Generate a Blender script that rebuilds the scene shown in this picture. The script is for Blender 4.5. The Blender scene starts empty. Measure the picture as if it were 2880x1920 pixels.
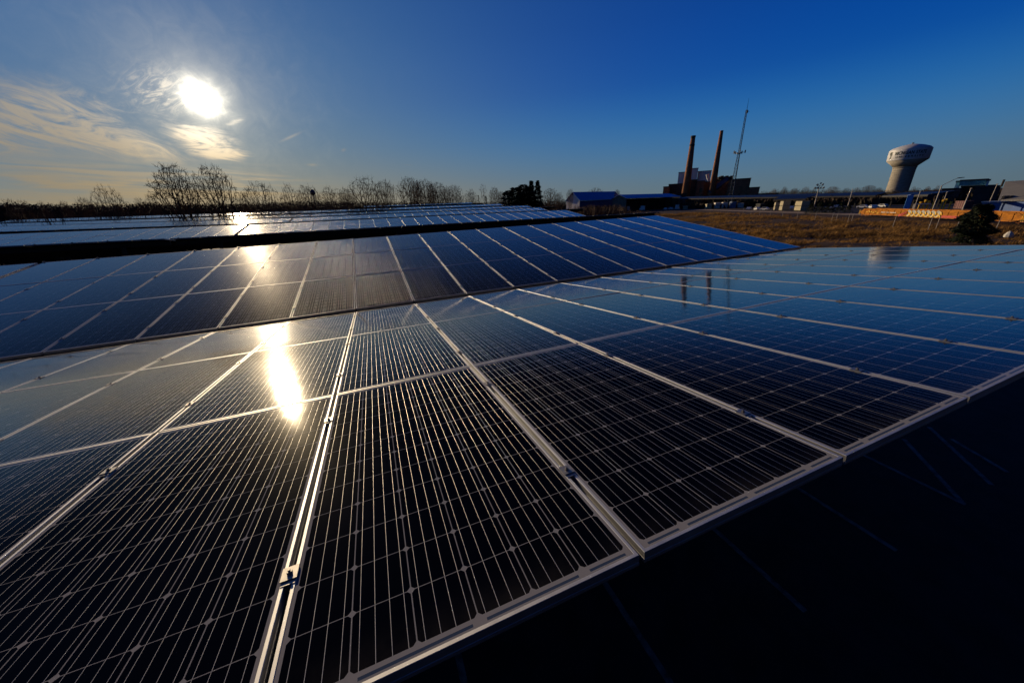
import bpy, math, random
import numpy as np
from mathutils import Vector, Matrix

S = bpy.context.scene
COL = S.collection
rad = math.radians

# ------------------------------------------------------------------ camera
F_PX = 978.55                                   # focal length in pixels of a 2880 px wide frame
YAW, PITCH, ROLL = 0.370733, 0.371301, -0.037782
CAM = Vector((0.3893, -6.4317, 1.6195))
_cy, _sy, _cp, _sp = math.cos(YAW), math.sin(YAW), math.cos(PITCH), math.sin(PITCH)
_cr, _sr = math.cos(ROLL), math.sin(ROLL)
FWD = Vector((_sy*_cp, _cy*_cp, -_sp))
_r0 = Vector((_cy, -_sy, 0)); _u0 = _r0.cross(FWD)
RGT = _cr*_r0 + _sr*_u0
UPV = -_sr*_r0 + _cr*_u0
cd = bpy.data.cameras.new('camera'); cam = bpy.data.objects.new('camera', cd); COL.objects.link(cam)
cd.sensor_width = 36.0; cd.lens = F_PX/2880*36.0
cd.clip_start = 0.05; cd.clip_end = 30000
m = Matrix((RGT, UPV, -FWD)).transposed().to_4x4(); m.translation = CAM
cam.matrix_world = m
S.camera = cam

# ------------------------------------------------------------------ node maths helper
class NT:
    def __init__(s, tree): s.t = tree; s.n = tree.nodes; s.l = tree.links
    def node(s, kind, ins=None, **props):
        nd = s.n.new(kind)
        for k, v in props.items(): setattr(nd, k, v)
        for k, v in (ins or {}).items(): s.put(nd.inputs[k], v)
        return nd
    def put(s, sock, v):
        if isinstance(v, X): s.l.new(v.s, sock)
        elif hasattr(v, 'is_output'): s.l.new(v, sock)
        else: sock.default_value = v
    def x(s, sock): return X(s, sock)
    def math(s, op, a, b=None, c=None, clamp=False):
        nd = s.n.new('ShaderNodeMath'); nd.operation = op; nd.use_clamp = clamp
        for i, v in enumerate((a, b, c)):
            if v is not None: s.put(nd.inputs[i], v)
        return X(s, nd.outputs[0])
    def vec(s, x=0., y=0., z=0.):
        return X(s, s.node('ShaderNodeCombineXYZ', {0: x, 1: y, 2: z}).outputs[0])
    def sep(s, v):
        nd = s.node('ShaderNodeSeparateXYZ', {0: v}); return [X(s, o) for o in nd.outputs]
    def noise(s, v, scale=1., detail=4., rough=.5, dist=0., out=0):
        nd = s.node('ShaderNodeTexNoise', {'Vector': v, 'Scale': scale, 'Detail': detail, 'Roughness': rough, 'Distortion': dist})
        return X(s, nd.outputs[out])
    def ramp(s, v, lo, hi):
        nd = s.node('ShaderNodeMapRange', {'Value': v, 'From Min': lo, 'From Max': hi}); nd.interpolation_type = 'SMOOTHSTEP'
        return X(s, nd.outputs[0])
    def mix(s, f, a, b):
        nd = s.n.new('ShaderNodeMix'); nd.data_type = 'RGBA'
        s.put(nd.inputs[0], f); s.put(nd.inputs[6], a); s.put(nd.inputs[7], b)
        return X(s, nd.outputs[2])
    def vmath(s, op, a, b=None, scale=None):
        nd = s.n.new('ShaderNodeVectorMath'); nd.operation = op
        s.put(nd.inputs[0], a)
        if b is not None: s.put(nd.inputs[1], b)
        if scale is not None: s.put(nd.inputs['Scale'], scale)
        return X(s, nd.outputs['Value' if op in ('DOT_PRODUCT', 'LENGTH') else 'Vector'])
class X:
    def __init__(s, nt, sock): s.nt = nt; s.s = sock
    def __add__(s, o): return s.nt.math('ADD', s, o)
    def __radd__(s, o): return s.nt.math('ADD', o, s)
    def __sub__(s, o): return s.nt.math('SUBTRACT', s, o)
    def __rsub__(s, o): return s.nt.math('SUBTRACT', o, s)
    def __mul__(s, o): return s.nt.math('MULTIPLY', s, o)
    def __rmul__(s, o): return s.nt.math('MULTIPLY', o, s)
    def __truediv__(s, o): return s.nt.math('DIVIDE', s, o)
    def __neg__(s): return s.nt.math('MULTIPLY', s, -1.)
    def abs(s): return s.nt.math('ABSOLUTE', s)
    def lt(s, o): return s.nt.math('LESS_THAN', s, o)
    def gt(s, o): return s.nt.math('GREATER_THAN', s, o)
    def exp(s): return s.nt.math('EXPONENT', s)
    def pow(s, o): return s.nt.math('POWER', s, o)
    def fract(s): return s.nt.math('FRACT', s)

# ------------------------------------------------------------------ sky and sun
SUN_AZ, SUN_EL = rad(-14.57), rad(12.11)        # azimuth from +Y towards +X
SDIR = Vector((math.sin(SUN_AZ)*math.cos(SUN_EL), math.cos(SUN_AZ)*math.cos(SUN_EL), math.sin(SUN_EL)))
W = bpy.data.worlds.new('World'); S.world = W; W.use_nodes = True
W.node_tree.nodes.clear(); nt = NT(W.node_tree)
sky = nt.node('ShaderNodeTexSky', sky_type='NISHITA', sun_disc=False, sun_elevation=SUN_EL, sun_rotation=SUN_AZ,
              altitude=250., air_density=1.0, dust_density=0.6, ozone_density=4.0)
tc = nt.node('ShaderNodeTexCoord'); dirv = nt.x(tc.outputs['Generated'])
dx, dy, dz = nt.sep(dirv)
DEG = 57.29578
az = nt.math('ARCTAN2', dx, dy)*DEG
el = nt.math('ARCSINE', dz)*DEG
cosg = nt.vmath('DOT_PRODUCT', dirv, tuple(SDIR))
gam = nt.math('ARCCOSINE', nt.math('MINIMUM', cosg, 1.0))*DEG
# hand-set elevation colour ramps away from and towards the sun, plus faint Nishita daylight
def eramp(stops):
    nd = nt.node('ShaderNodeValToRGB', {'Fac': (el + 2.)/64.}); cr = nd.color_ramp; cr.interpolation = 'B_SPLINE'
    while len(cr.elements) < len(stops): cr.elements.new(.5)
    for e_, (deg, c) in zip(cr.elements, stops): e_.position = (deg+2.)/64.; e_.color = tuple(c)+(1,)
    return nt.x(nd.outputs[0])
cool = eramp([(-2, (.105, .150, .175)), (0, (.108, .158, .185)), (3, (.085, .168, .250)), (6.3, (.045, .165, .340)), (10, (.014, .130, .375)), (14, (.0, .066, .330)), (20, (.0, .050, .29)), (30, (.0, .028, .20)), (42, (.0, .015, .12)), (62, (.0, .009, .08))])
near = eramp([(-2, (.300, .220, .110)), (1, (.270, .220, .128)), (4, (.180, .205, .190)), (8, (.105, .185, .260)), (13, (.066, .160, .300)), (20, (.036, .130, .295)), (30, (.010, .078, .255)), (42, (.002, .030, .15)), (62, (.001, .014, .09))])
wsun = (gam*gam*(-1/36.**2)).exp()
back_dim = 1.0 - nt.ramp(gam, 82., 126.)*.86  # unseen sky behind the camera dimmed to deepen the shade
base = nt.vmath('ADD', nt.mix(wsun, cool, near), nt.vmath('SCALE', nt.x(sky.outputs[0]), scale=.0015))
base = nt.vmath('SCALE', base, scale=back_dim)
# aureole round the sun (forward scatter of thin ice cloud)
wob = nt.noise(dirv, 26., 5., .65, .6)                          # uneven thin cloud in front of the sun
gw = gam*((wob-.5)*.9 + 1.0)
a1 = (gw*(-1/.27)).exp()*180.0 + (gw*(-1/.82)).exp()*2.9
a2 = (gw*(-1/3.4)).exp()*0.50
a3 = (gam*(-1/15.)).exp()*0.05
aur = nt.vmath('ADD', nt.vmath('ADD', nt.vmath('SCALE', (1.0, .90, .70), scale=a1), nt.vmath('SCALE', (1.0, .80, .42), scale=a2)),
               nt.vmath('SCALE', (1.0, .88, .74), scale=a3))
# cirrus, laid out in azimuth / elevation round the sun
def blob(a0, e0, sa, se, rot=0.):
    c, s_ = math.cos(rad(rot)), math.sin(rad(rot))
    da = az - a0; de = el - e0
    p = (da*c + de*s_)/sa; q = (de*c - da*s_)/se
    return (-(p*p + q*q)).exp()
def streak(rot, sx, sy, seed, detail=7., rough=.62, dist=1.2):
    c, s_ = math.cos(rad(rot)), math.sin(rad(rot))
    p = (az*c + el*s_)*sx; q = (el*c - az*s_)*sy
    return nt.noise(nt.vec(p, q, seed), 1.0, detail, rough, dist)
n1 = streak(-16, .20, .62, 1.3, 9., .64, 2.0); n2 = streak(-6, .22, 1.0, 5.1, 8., .62, 1.4); n3 = streak(-3, .07, .95, 9.7, 6., .55, .9)
n4 = streak(28, .35, 1.1, 2.2, 8., .65, 2.2); n5 = streak(-40, .8, .8, 4.4, 6., .7, 1.)
c1 = blob(-26.5, 9.7, 5.2, 2.5, -4) + blob(-21.8, 7.2, 4.6, 1.2, -12) + blob(-32., 7.6, 4.0, 1.6, -8)
c1 = nt.ramp(c1*(n1*2.6 - .55) + (n5-.5)*.22, .10, 1.0)
c2 = nt.ramp((blob(-15.6, 8.5, 2.9, 1.0, -4) + blob(-14.4, 6.9, 2.7, .7, -4) + blob(-11.9, 10.3, 1.1, .30, 20)*.5)*(n2*3.0-.60) + (n5-.5)*.12, .14, .85)
c3 = blob(-18.2, 12.3, 2.6, 1.7, 10)*nt.ramp(n4, .42, .70)*.55 + blob(-20.5, 10.2, 3., .5, -14)*nt.ramp(n1, .4, .7)*.6
c4 = (blob(-27., 3.6, 14., 2.2, -2) + blob(-12., 3.6, 4.5, 1.0, 0)*.9 + blob(-9., 2.2, 12., .8, 0)*.5)*nt.ramp(n3, .36, .62)*.85
c5 = (blob(-6.7, 9.0, 1.1, .13, 24) + blob(-.9, 7.7, .30, .16, 24)*.8 + blob(-5., 5.9, .55, .14, 0)*.9 + blob(7.2, 5.9, .5, .05, -8)*.5)*.35
cov = nt.math('MINIMUM', c1*.92 + c2*1.0 + c3 + c4 + c5, 1.0)
lit = (gam*(-1/2.6)).exp()*3.6 + (gam*(-1/12.)).exp()*.40 + .25
low = nt.ramp(el, 2.0, 11.0)
ccol = nt.vmath('SCALE', nt.mix(low, (1.0, .72, .36, 1), (1.0, .85, .64, 1)), scale=lit)
hz = (el*(-1/3.2)).exp()*((az + 20.).abs()*(-1/32.)).exp()      # warm low air under the sun
warm = nt.vmath('SCALE', (1.0, .66, .36), scale=hz*.03)
total = nt.vmath('ADD', nt.vmath('ADD', base, warm), aur)
total = nt.mix(cov*.86, total, nt.vmath('ADD', ccol, nt.vmath('SCALE', aur, scale=.8)))
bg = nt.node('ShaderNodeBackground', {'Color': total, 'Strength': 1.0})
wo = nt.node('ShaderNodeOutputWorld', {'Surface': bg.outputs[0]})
W.cycles.sampling_method = 'MANUAL'; W.cycles.sample_map_resolution = 2048

sl = bpy.data.lights.new('sun', 'SUN'); so = bpy.data.objects.new('sun', sl); COL.objects.link(so)
sl.energy = 4.2; sl.angle = rad(0.53); sl.color = (1.0, .76, .46)
so.rotation_euler = SDIR.to_track_quat('Z', 'Y').to_euler(); so.location = (-60, 60, 80)

S.view_settings.view_transform = 'Standard'; S.view_settings.look = 'None'
S.view_settings.exposure = 0.0; S.view_settings.gamma = 1.0
S.cycles.max_bounces = 5; S.cycles.diffuse_bounces = 2; S.cycles.glossy_bounces = 3
S.cycles.transmission_bounces = 2; S.cycles.caustics_reflective = False; S.cycles.caustics_refractive = False
S.cycles.sample_clamp_indirect = 4.0

# ------------------------------------------------------------------ measuring: a bearing in the photo taken out to a real distance
def ray(x, y): return FWD + RGT*((x-1440)/F_PX) + UPV*((960-y)/F_PX)
def px(x, y, d):
    r = ray(x, y); t = d/math.hypot(r.x, r.y); return CAM + r*t
def gnd(x, y, z):
    r = ray(x, y); return CAM + r*((z-CAM.z)/r.z)

# ------------------------------------------------------------------ materials
def new_mat(name):
    mt = bpy.data.materials.new(name); mt.use_nodes = True; mt.node_tree.nodes.clear()
    n = NT(mt.node_tree)
    p = n.node('ShaderNodeBsdfPrincipled'); o = n.node('ShaderNodeOutputMaterial', {'Surface': p.outputs[0]})
    return mt, n, p
def simple(name, col, rough=.7, metal=0., var=.25, scale=3., spec=.4, bump=0., stretch=(1, 1, 1)):
    """a plain surface with uneven tone (dirt, weather) in object space"""
    mt, n, p = new_mat(name)
    t = n.node('ShaderNodeTexCoord'); mp = n.node('ShaderNodeMapping', {'Vector': t.outputs['Object'], 'Scale': stretch})
    v = n.noise(n.x(mp.outputs[0]), scale, 6., .6)
    lo = tuple(c*(1-var) for c in col)+(1,); hi = tuple(min(1, c*(1+var)) for c in col)+(1,)
    n.put(p.inputs['Base Color'], n.mix(n.ramp(v, .3, .7), lo, hi))
    n.put(p.inputs['Roughness'], n.math('MULTIPLY_ADD', v, .2, rough-.1))
    p.inputs['Metallic'].default_value = metal; p.inputs['Specular IOR Level'].default_value = spec
    if bump:
        b = n.node('ShaderNodeBump', {'Height': v, 'Strength': bump, 'Distance': .05}); n.put(p.inputs['Normal'], b.outputs[0])
    return mt

PW, PL = 0.992, 1.956                                    # panel size
def glass_mat():
    mt, n, p = new_mat('solar_glass')
    uv = n.node('ShaderNodeUVMap'); ux, uy, _ = n.sep(n.x(uv.outputs[0]))
    x = ux*PW; y = uy*PL
    pxx, pyy = .1585, .1567; x0, y0 = (PW-6*pxx)/2, (PL-12*pyy)/2
    inx = (x - PW/2).abs().lt(3*pxx); iny = (y - PL/2).abs().lt(6*pyy)
    fx = ((x - x0)/pxx).fract(); fy = ((y - y0)/pyy).fract()
    ddx = (fx-.5)*pxx; ddy = (fy-.5)*pyy
    ax, ay = ddx.abs(), ddy.abs()
    cell = ax.lt(.0776)*ay.lt(.0772)*(ax*ax+ay*ay).lt(.1030**2)*inx*iny
    # four bus bars along each cell: at +-19.5 mm and +-58.5 mm
    bo = (ax-.039).abs() - .0195
    bw = .00072
    bar = bo.abs().lt(bw)*inx*iny*ay.lt(.0772)
    side = n.math('SIGN', ddx)*n.math('SIGN', ax-.039)*bo/bw          # -1..1 across the rounded ribbon
    # end ribbons: dark string connectors on the white end strips
    ye = (y - PL/2).abs()
    sx = ((x - x0)/(2*pxx) + .5).fract()
    rib = (ye - .9555).abs().lt(.0042)*(x-PW/2).abs().lt(2.92*pxx)*(sx-.5).abs().lt(.44)
    obj = n.node('ShaderNodeTexCoord'); info = n.node('ShaderNodeObjectInfo')
    rnd = n.x(info.outputs['Random'])
    dirt = n.noise(n.vmath('ADD', n.x(obj.outputs['Object']), n.vec(rnd*37., rnd*11., 0.)), 2.2, 7., .65)
    tone = n.noise(n.vec((x-x0)/pxx, (y-y0)/pyy, rnd*9.), 1.0, 0., .5)
    cellcol = n.mix(tone, (.0007, .0010, .0026, 1), (.0012, .0016, .0042, 1))
    c = n.mix(cell, (.20, .20, .225, 1), cellcol)
    c = n.mix(rib, c, (.03, .05, .10, 1))
    c = n.mix(bar, c, (.36, .35, .345, 1))
    c = n.mix(n.ramp(dirt, .55, .95)*.03, c, (.30, .27, .22, 1))
    vo = n.node('ShaderNodeTexVoronoi', {'Vector': n.vmath('ADD', n.x(obj.outputs['Object']), n.vec(rnd*37., rnd*11., 0.)), 'Scale': 7.5})
    vs_ = n.sep(n.x(vo.outputs['Color']))
    speck = n.x(vo.outputs['Distance']).lt(.020)*vs_[0].gt(.80)
    edge = n.ramp(y, .16, .01)*n.ramp(dirt, .35, .75)                # dust washed down to the lower frame edge
    c = n.mix(speck*.55 + edge*.05, c, (.34, .31, .26, 1))
    n.put(p.inputs['Base Color'], c)
    n.put(p.inputs['Metallic'], bar*.9)
    n.put(p.inputs['Roughness'], n.math('MULTIPLY_ADD', bar, .10, .30))
    n.put(p.inputs['Specular IOR Level'], .0006)
    g = n.node('ShaderNodeNewGeometry'); N0 = n.x(g.outputs['Normal'])
    tg = n.node('ShaderNodeTangent', direction_type='UV_MAP'); T0 = n.x(tg.outputs[0])
    nn = n.vmath('NORMALIZE', n.vmath('ADD', N0, n.vmath('SCALE', T0, scale=side*bar*.75)))
    n.put(p.inputs['Normal'], nn)
    # front glass
    lw = n.node('ShaderNodeLayerWeight', {'Blend': .5}); fac = n.x(lw.outputs['Facing'])
    n.put(p.inputs['Coat Weight'], n.math('MULTIPLY_ADD', n.ramp(fac, .59, .86), .94, .06))      # anti-reflex glass: mirrors only at a flat angle
    p.inputs['Coat IOR'].default_value = 1.75
    n.put(p.inputs['Coat Roughness'], n.math('MULTIPLY_ADD', n.ramp(dirt, .3, .8), .025, .072))
    wv = n.node('ShaderNodeBump', {'Height': n.noise(n.vmath('ADD', n.x(obj.outputs['Object']), n.vec(rnd*37., rnd*11., 0.)), 2.6, 2., .5), 'Strength': 1., 'Distance': .0016})
    n.put(p.inputs['Coat Normal'], wv.outputs[0])                        # rolled glass is never quite flat
    return mt

M = {}
M['glass'] = glass_mat()
M['alu'] = simple('anodised_aluminium', (.47, .475, .485), .56, 1.0, .10, 9., .5, 0, (1, .15, 1))
M['steel'] = simple('dark_painted_steel', (.030, .030, .032), .6, 0., .2, 4.)
M['bolt'] = simple('bolt_steel', (.30, .29, .28), .5, 1.0, .15, 30.)
M['under'] = simple('panel_backsheet', (.25, .25, .26), .7, 0., .15, 3.)
M['asphalt'] = simple('asphalt', (.022, .021, .021), .9, 0., .35, 1.7, .2, .15)
M['paint'] = simple('worn_white_paint', (.11, .11, .115), .8, 0., .6, 7., .2)
M['soil'] = None
M['bark'] = simple('bark', (.085, .062, .045), .9, 0., .4, 5., .1)
M['twig'] = simple('twigs', (.15, .10, .062), .9, 0., .3, 1.5, .1)
M['redtwig'] = simple('red_brown_twigs', (.12, .055, .045), .9, 0., .3, 1.5, .1)
M['needle'] = simple('conifer_needles', (.030, .042, .022), .8, 0., .5, 1.1, .2)
M['brick'] = None
M['concrete'] = simple('concrete', (.33, .30, .25), .85, 0., .2, .25, .2, 0, (1, 1, 4))
M['white_steel'] = simple('white_painted_steel', (.56, .56, .57), .5, 0., .08, .4)
M['dark_letters'] = simple('dark_green_lettering', (.010, .022, .018), .6, 0., .1, 1.)
M['blue_roof'] = simple('blue_metal_roof', (.09, .30, .66), .45, 0., .15, .7, .5, 0, (6, .2, .2))
M['olive'] = simple('olive_siding', (.13, .13, .10), .8, 0., .2, .5)
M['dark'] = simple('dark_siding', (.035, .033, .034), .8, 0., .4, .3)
M['greyclad'] = simple('grey_cladding', (.78, .75, .70), .6, 0., .12, .2, .4, 0, (1, 1, .05))
M['palewall'] = simple('pale_siding', (.62, .56, .54), .7, 0., .1, .3)
M['slate'] = simple('grey_ribbed_roof', (.16, .155, .15), .7, 0., .2, .8, .3, 0, (8, .3, .3))
M['teal_glass'] = simple('teal_glazing', (.06, .22, .26), .25, .1, .3, .5, .6)
M['orange'] = simple('weathered_orange_paint', (.34, .125, .014), .75, 0., .40, .9, .1, 0, (1, 1, 3))
M['rust'] = simple('rusty_steel', (.20, .075, .035), .85, 0., .4, 1.5, .2)
M['yellow'] = simple('yellow_paint', (.72, .42, .02), .6, 0., .2, 2.)
M['graf_grey'] = simple('grey_spray_paint', (.38, .38, .34), .7, 0., .2, 2.)
M['graf_red'] = simple('red_spray_paint', (.45, .05, .03), .7, 0., .2, 2.)
M['graf_green'] = simple('green_spray_paint', (.22, .30, .05), .7, 0., .25, 2.)
M['pole'] = simple('weathered_pole', (.42, .38, .34), .7, .2, .15, 1.)
M['tan_bale'] = simple('tan_wrapped_pallets', (.42, .37, .25), .8, 0., .35, 2.5, .3, 0, (1, 1, 2))
M['white_bale'] = simple('white_wrapped_pallets', (.68, .62, .55), .7, 0., .25, 2.5)
M['bluegrey'] = simple('blue_grey_container', (.16, .22, .34), .6, 0., .2, .8)
M['maroon'] = simple('maroon_container', (.16, .065, .065), .7, 0., .2, .8)
M['white_paint'] = simple('white_vehicle_paint', (.75, .74, .72), .35, 0., .05, 1., .5)
M['blue_paint'] = simple('blue_painted_wall', (.06, .13, .34), .6, 0., .15, .6)
M['tyre'] = simple('tyre_rubber', (.02, .02, .02), .9, 0., .2, 3., .2)
M['window'] = simple('window_glass', (.02, .025, .03), .1, 0., .2, 1., .6)
M['pvroof'] = simple('far_panel_glass', (.007, .016, .045), .5, 0., .2, .5, .12)
M['stone'] = simple('pale_stone', (.6, .58, .52), .8, 0., .2, 2.)
M['lattice'] = simple('lattice_steel', (.10, .13, .17), .6, .4, .2, .5)

def brick_mat():
    mt, n, p = new_mat('brown_brick')
    t = n.node('ShaderNodeTexCoord')
    v = n.noise(n.x(t.outputs['Object']), .35, 6., .6); v2 = n.noise(n.x(t.outputs['Object']), 3., 3., .6)
    c = n.mix(n.ramp(v, .3, .7), (.22, .10, .055, 1), (.36, .175, .095, 1))
    c = n.mix(n.ramp(v2, .45, .8)*.5, c, (.10, .055, .04, 1))
    n.put(p.inputs['Base Color'], c); p.inputs['Roughness'].default_value = .9; p.inputs['Specular IOR Level'].default_value = .15
    return mt
M['brick'] = brick_mat()

def grass_mat(name, cols):
    mt, n, p = new_mat(name)
    g = n.node('ShaderNodeNewGeometry'); pos = n.x(g.outputs['Position'])
    a = n.noise(pos, .10, 5., .6); b = n.noise(pos, .9, 4., .6)
    c = n.mix(n.ramp(a, .35, .65), cols[0]+(1,), cols[1]+(1,))
    d_ = n.noise(n.vmath('MULTIPLY', pos, (1., .45, 1.)), .17, 4., .6, .8)
    c = n.mix(n.ramp(b, .40, .66), c, cols[2]+(1,)); c = n.mix(n.ramp(d_, .50, .62)*.75, c, cols[2]+(1,))
    n.put(p.inputs['Base Color'], c); p.inputs['Roughness'].default_value = .8; p.inputs['Specular IOR Level'].default_value = .1
    if 'grass' in name:
        tl = n.node('ShaderNodeBsdfTranslucent', {'Color': c}); mx = n.node('ShaderNodeMixShader', {0: .3, 1: p.outputs[0], 2: tl.outputs[0]})
        n.l.new(mx.outputs[0], [q for q in n.n if q.type == 'OUTPUT_MATERIAL'][0].inputs['Surface'])
    return mt
M['grass'] = grass_mat('dry_grass', ((.46, .26, .080), (.32, .175, .055), (.11, .062, .024)))
M['soil'] = grass_mat('bare_ground', ((.085, .050, .025), (.055, .035, .020), (.035, .024, .015)))
M['gravel'] = grass_mat('gravel', ((.36, .28, .20), (.30, .23, .16), (.24, .18, .13)))
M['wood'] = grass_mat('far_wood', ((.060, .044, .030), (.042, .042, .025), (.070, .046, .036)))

# ------------------------------------------------------------------ mesh helpers
class MB:
    """collects boxes, tubes, prisms; build() links them as one mesh object"""
    def __init__(s): s.v = []; s.f = []; s.mi = []; s.uv = {}
    def add(s, vs, fs, mi=0):
        o = len(s.v); s.v += [tuple(v) for v in vs]
        for f in fs: s.f.append(tuple(i+o for i in f)); s.mi.append(mi)
    def box(s, c, size, rot=None, mi=0):
        sx, sy, sz = (a/2 for a in size); c = Vector(c)
        vs = [Vector((x*sx, y*sy, z*sz)) for z in (-1, 1) for y in (-1, 1) for x in (-1, 1)]
        if rot is not None: vs = [rot @ v for v in vs]
        s.add([v+c for v in vs], [(0, 2, 3, 1), (4, 5, 7, 6), (0, 1, 5, 4), (2, 6, 7, 3), (0, 4, 6, 2), (1, 3, 7, 5)], mi)
    def tube(s, a, b, ra, rb, n=4, mi=0, caps=False):
        a, b = Vector(a), Vector(b); d = b-a
        if d.length < 1e-6: return
        d.normalize(); t = d.cross(Vector((0, 0, 1)) if abs(d.z) < .9 else Vector((1, 0, 0))).normalized(); w = d.cross(t)
        vs = []
        for c, r in ((a, ra), (b, rb)):
            for i in range(n):
                an = 2*math.pi*i/n; vs.append(c + t*(math.cos(an)*r) + w*(math.sin(an)*r))
        fs = [(i, (i+1) % n, n+(i+1) % n, n+i) for i in range(n)]
        if caps: fs += [tuple(range(n))[::-1], tuple(range(n, 2*n))]
        s.add(vs, fs, mi)
    def lathe(s, c, prof, n=24, mi=0):
        c = Vector(c); vs = []; fs = []
        for r, z in prof:
            for i in range(n):
                an = 2*math.pi*i/n; vs.append(c+Vector((math.cos(an)*r, math.sin(an)*r, z)))
        for j in range(len(prof)-1):
            for i in range(n): fs.append((j*n+i, j*n+(i+1) % n, (j+1)*n+(i+1) % n, (j+1)*n+i))
        fs.append(tuple(range(n))[::-1]); fs.append(tuple(range((len(prof)-1)*n, len(prof)*n)))
        s.add(vs, fs, mi)
    def prism(s, poly, axis, mi=0):
        """poly: 3-D points of one end face, axis: vector to the other end"""
        a = Vector(axis); n = len(poly); vs = [Vector(p) for p in poly]+[Vector(p)+a for p in poly]
        s.add(vs, [tuple(range(n))[::-1], tuple(range(n, 2*n))]+[(i, (i+1) % n, n+(i+1) % n, n+i) for i in range(n)], mi)
    def mesh(s, name, mats, smooth=False):
        me = bpy.data.meshes.new(name); me.from_pydata(s.v, [], s.f)
        for mt in (mats if isinstance(mats, (list, tuple)) else [mats]): me.materials.append(mt)
        if any(s.mi): me.polygons.foreach_set('material_index', s.mi)
        if smooth: me.polygons.foreach_set('use_smooth', [True]*len(s.f))
        me.update(); return me
    def build(s, name, mats, parent=None, smooth=False, loc=None):
        o = bpy.data.objects.new(name, s.mesh(name, mats, smooth)); COL.objects.link(o)
        if parent: o.parent = parent
        if loc is not None: o.location = loc
        return o

def fast_mesh(name, verts, tris, mat):
    me = bpy.data.meshes.new(name); nv, nf = len(verts), len(tris)
    me.vertices.add(nv); me.vertices.foreach_set('co', np.asarray(verts, np.float32).ravel())
    me.loops.add(nf*3); me.loops.foreach_set('vertex_index', np.asarray(tris, np.int32).ravel())
    me.polygons.add(nf); me.polygons.foreach_set('loop_start', np.arange(0, nf*3, 3, dtype=np.int32))
    me.polygons.foreach_set('loop_total', np.full(nf, 3, np.int32))
    me.update(calc_edges=True); me.materials.append(mat); return me
def link(name, me, parent=None, loc=None, rotz=None, scale=None):
    o = bpy.data.objects.new(name, me); COL.objects.link(o)
    if parent: o.parent = parent
    if loc is not None: o.location = loc
    if rotz is not None: o.rotation_euler = (0, 0, rotz)
    if scale is not None: o.scale = scale if hasattr(scale, '__len__') else (scale,)*3
    return o
def tag(o, label=None, cat=None, group=None, kind=None):
    for k, v in (('label', label), ('category', cat), ('group', group), ('kind', kind)):
        if v: o[k] = v
    return o
def thing(name, label, cat, loc, rotz=0., group=None, scale=1.):
    o = bpy.data.objects.new(name, None); COL.objects.link(o); o.empty_display_size = .3
    o.location = loc; o.rotation_euler = (0, 0, rotz); o.scale = (scale,)*3
    return tag(o, label, cat, group)

# ------------------------------------------------------------------ the ground
def sstep(a, b, x):
    t = np.clip((x-a)/(b-a), 0, 1); return t*t*(3-2*t)
def hgt(x, y):
    x = np.asarray(x, float); y = np.asarray(y, float)
    h = -4.62 - .40*sstep(30, 60, x)
    fld = sstep(36, 55, x)*(1-sstep(125, 160, x + .0*y))*sstep(-40, 0, y)*(1-sstep(120, 170, y))
    h = h + fld*(.38*np.sin(x*.21+y*.07)*np.sin(y*.16-1.1) + .22*np.sin(x*.47-y*.31) + .12*np.sin(x*.9+y*.8))
    return h
def ground():
    xs = np.concatenate([-np.geomspace(9000, 70, 22), np.arange(-60, 36, 8), np.arange(36, 165, 1.6), np.geomspace(170, 9000, 22)])
    ys = np.concatenate([-np.geomspace(9000, 50, 20), np.arange(-42, 172, 1.6), np.geomspace(178, 9000, 24)])
    gx, gy = np.meshgrid(xs, ys); gz = hgt(gx, gy)
    n, k = gx.shape; idx = np.arange(n*k).reshape(n, k)
    v = np.stack([gx.ravel(), gy.ravel(), gz.ravel()], 1)
    a, b, c, d = idx[:-1, :-1].ravel(), idx[:-1, 1:].ravel(), idx[1:, 1:].ravel(), idx[1:, :-1].ravel()
    t = np.concatenate([np.stack([a, b, c], 1), np.stack([a, c, d], 1)])
    o = link('ground', fast_mesh('ground', v, t, M['soil'])); o['kind'] = 'structure'
    o.data.polygons.foreach_set('use_smooth', [True]*len(t))
ground()
lot = MB(); lot.add([(-95, -45, -4.61), (27, -45, -4.61), (27, 112, -4.61), (-95, 112, -4.61)], [(0, 1, 2, 3)])
lo = lot.build('parking_lot', M['asphalt']); lo['kind'] = 'structure'
mk = MB()
def bar_xy(mb, a, b, w, z):
    a, b = Vector((a[0], a[1], z)), Vector((b[0], b[1], z)); d = (b-a).normalized(); t = Vector((-d.y, d.x, 0))*(w/2)
    mb.add([a-t, b-t, b+t, a+t], [(0, 1, 2, 3)])
for u in (.62, 3.26, 5.92, 8.56, 11.2, -2.05, -4.7, -7.35, -10.):
    bar_xy(mk, (u, -.2), (u, -4.75), .10, -4.604)
for a_, b_ in (((12.9, -3.1), (11.2, -4.72)), ((14.2, -3.1), (12.5, -4.72)), ((14.0, -3.6), (13.4, -4.7)), ((13.9, -3.0), (13.9, -.2))):
    bar_xy(mk, a_, b_, .10, -4.602)
mo = mk.build('parking_lines', M['paint']); mo['kind'] = 'structure'

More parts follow.
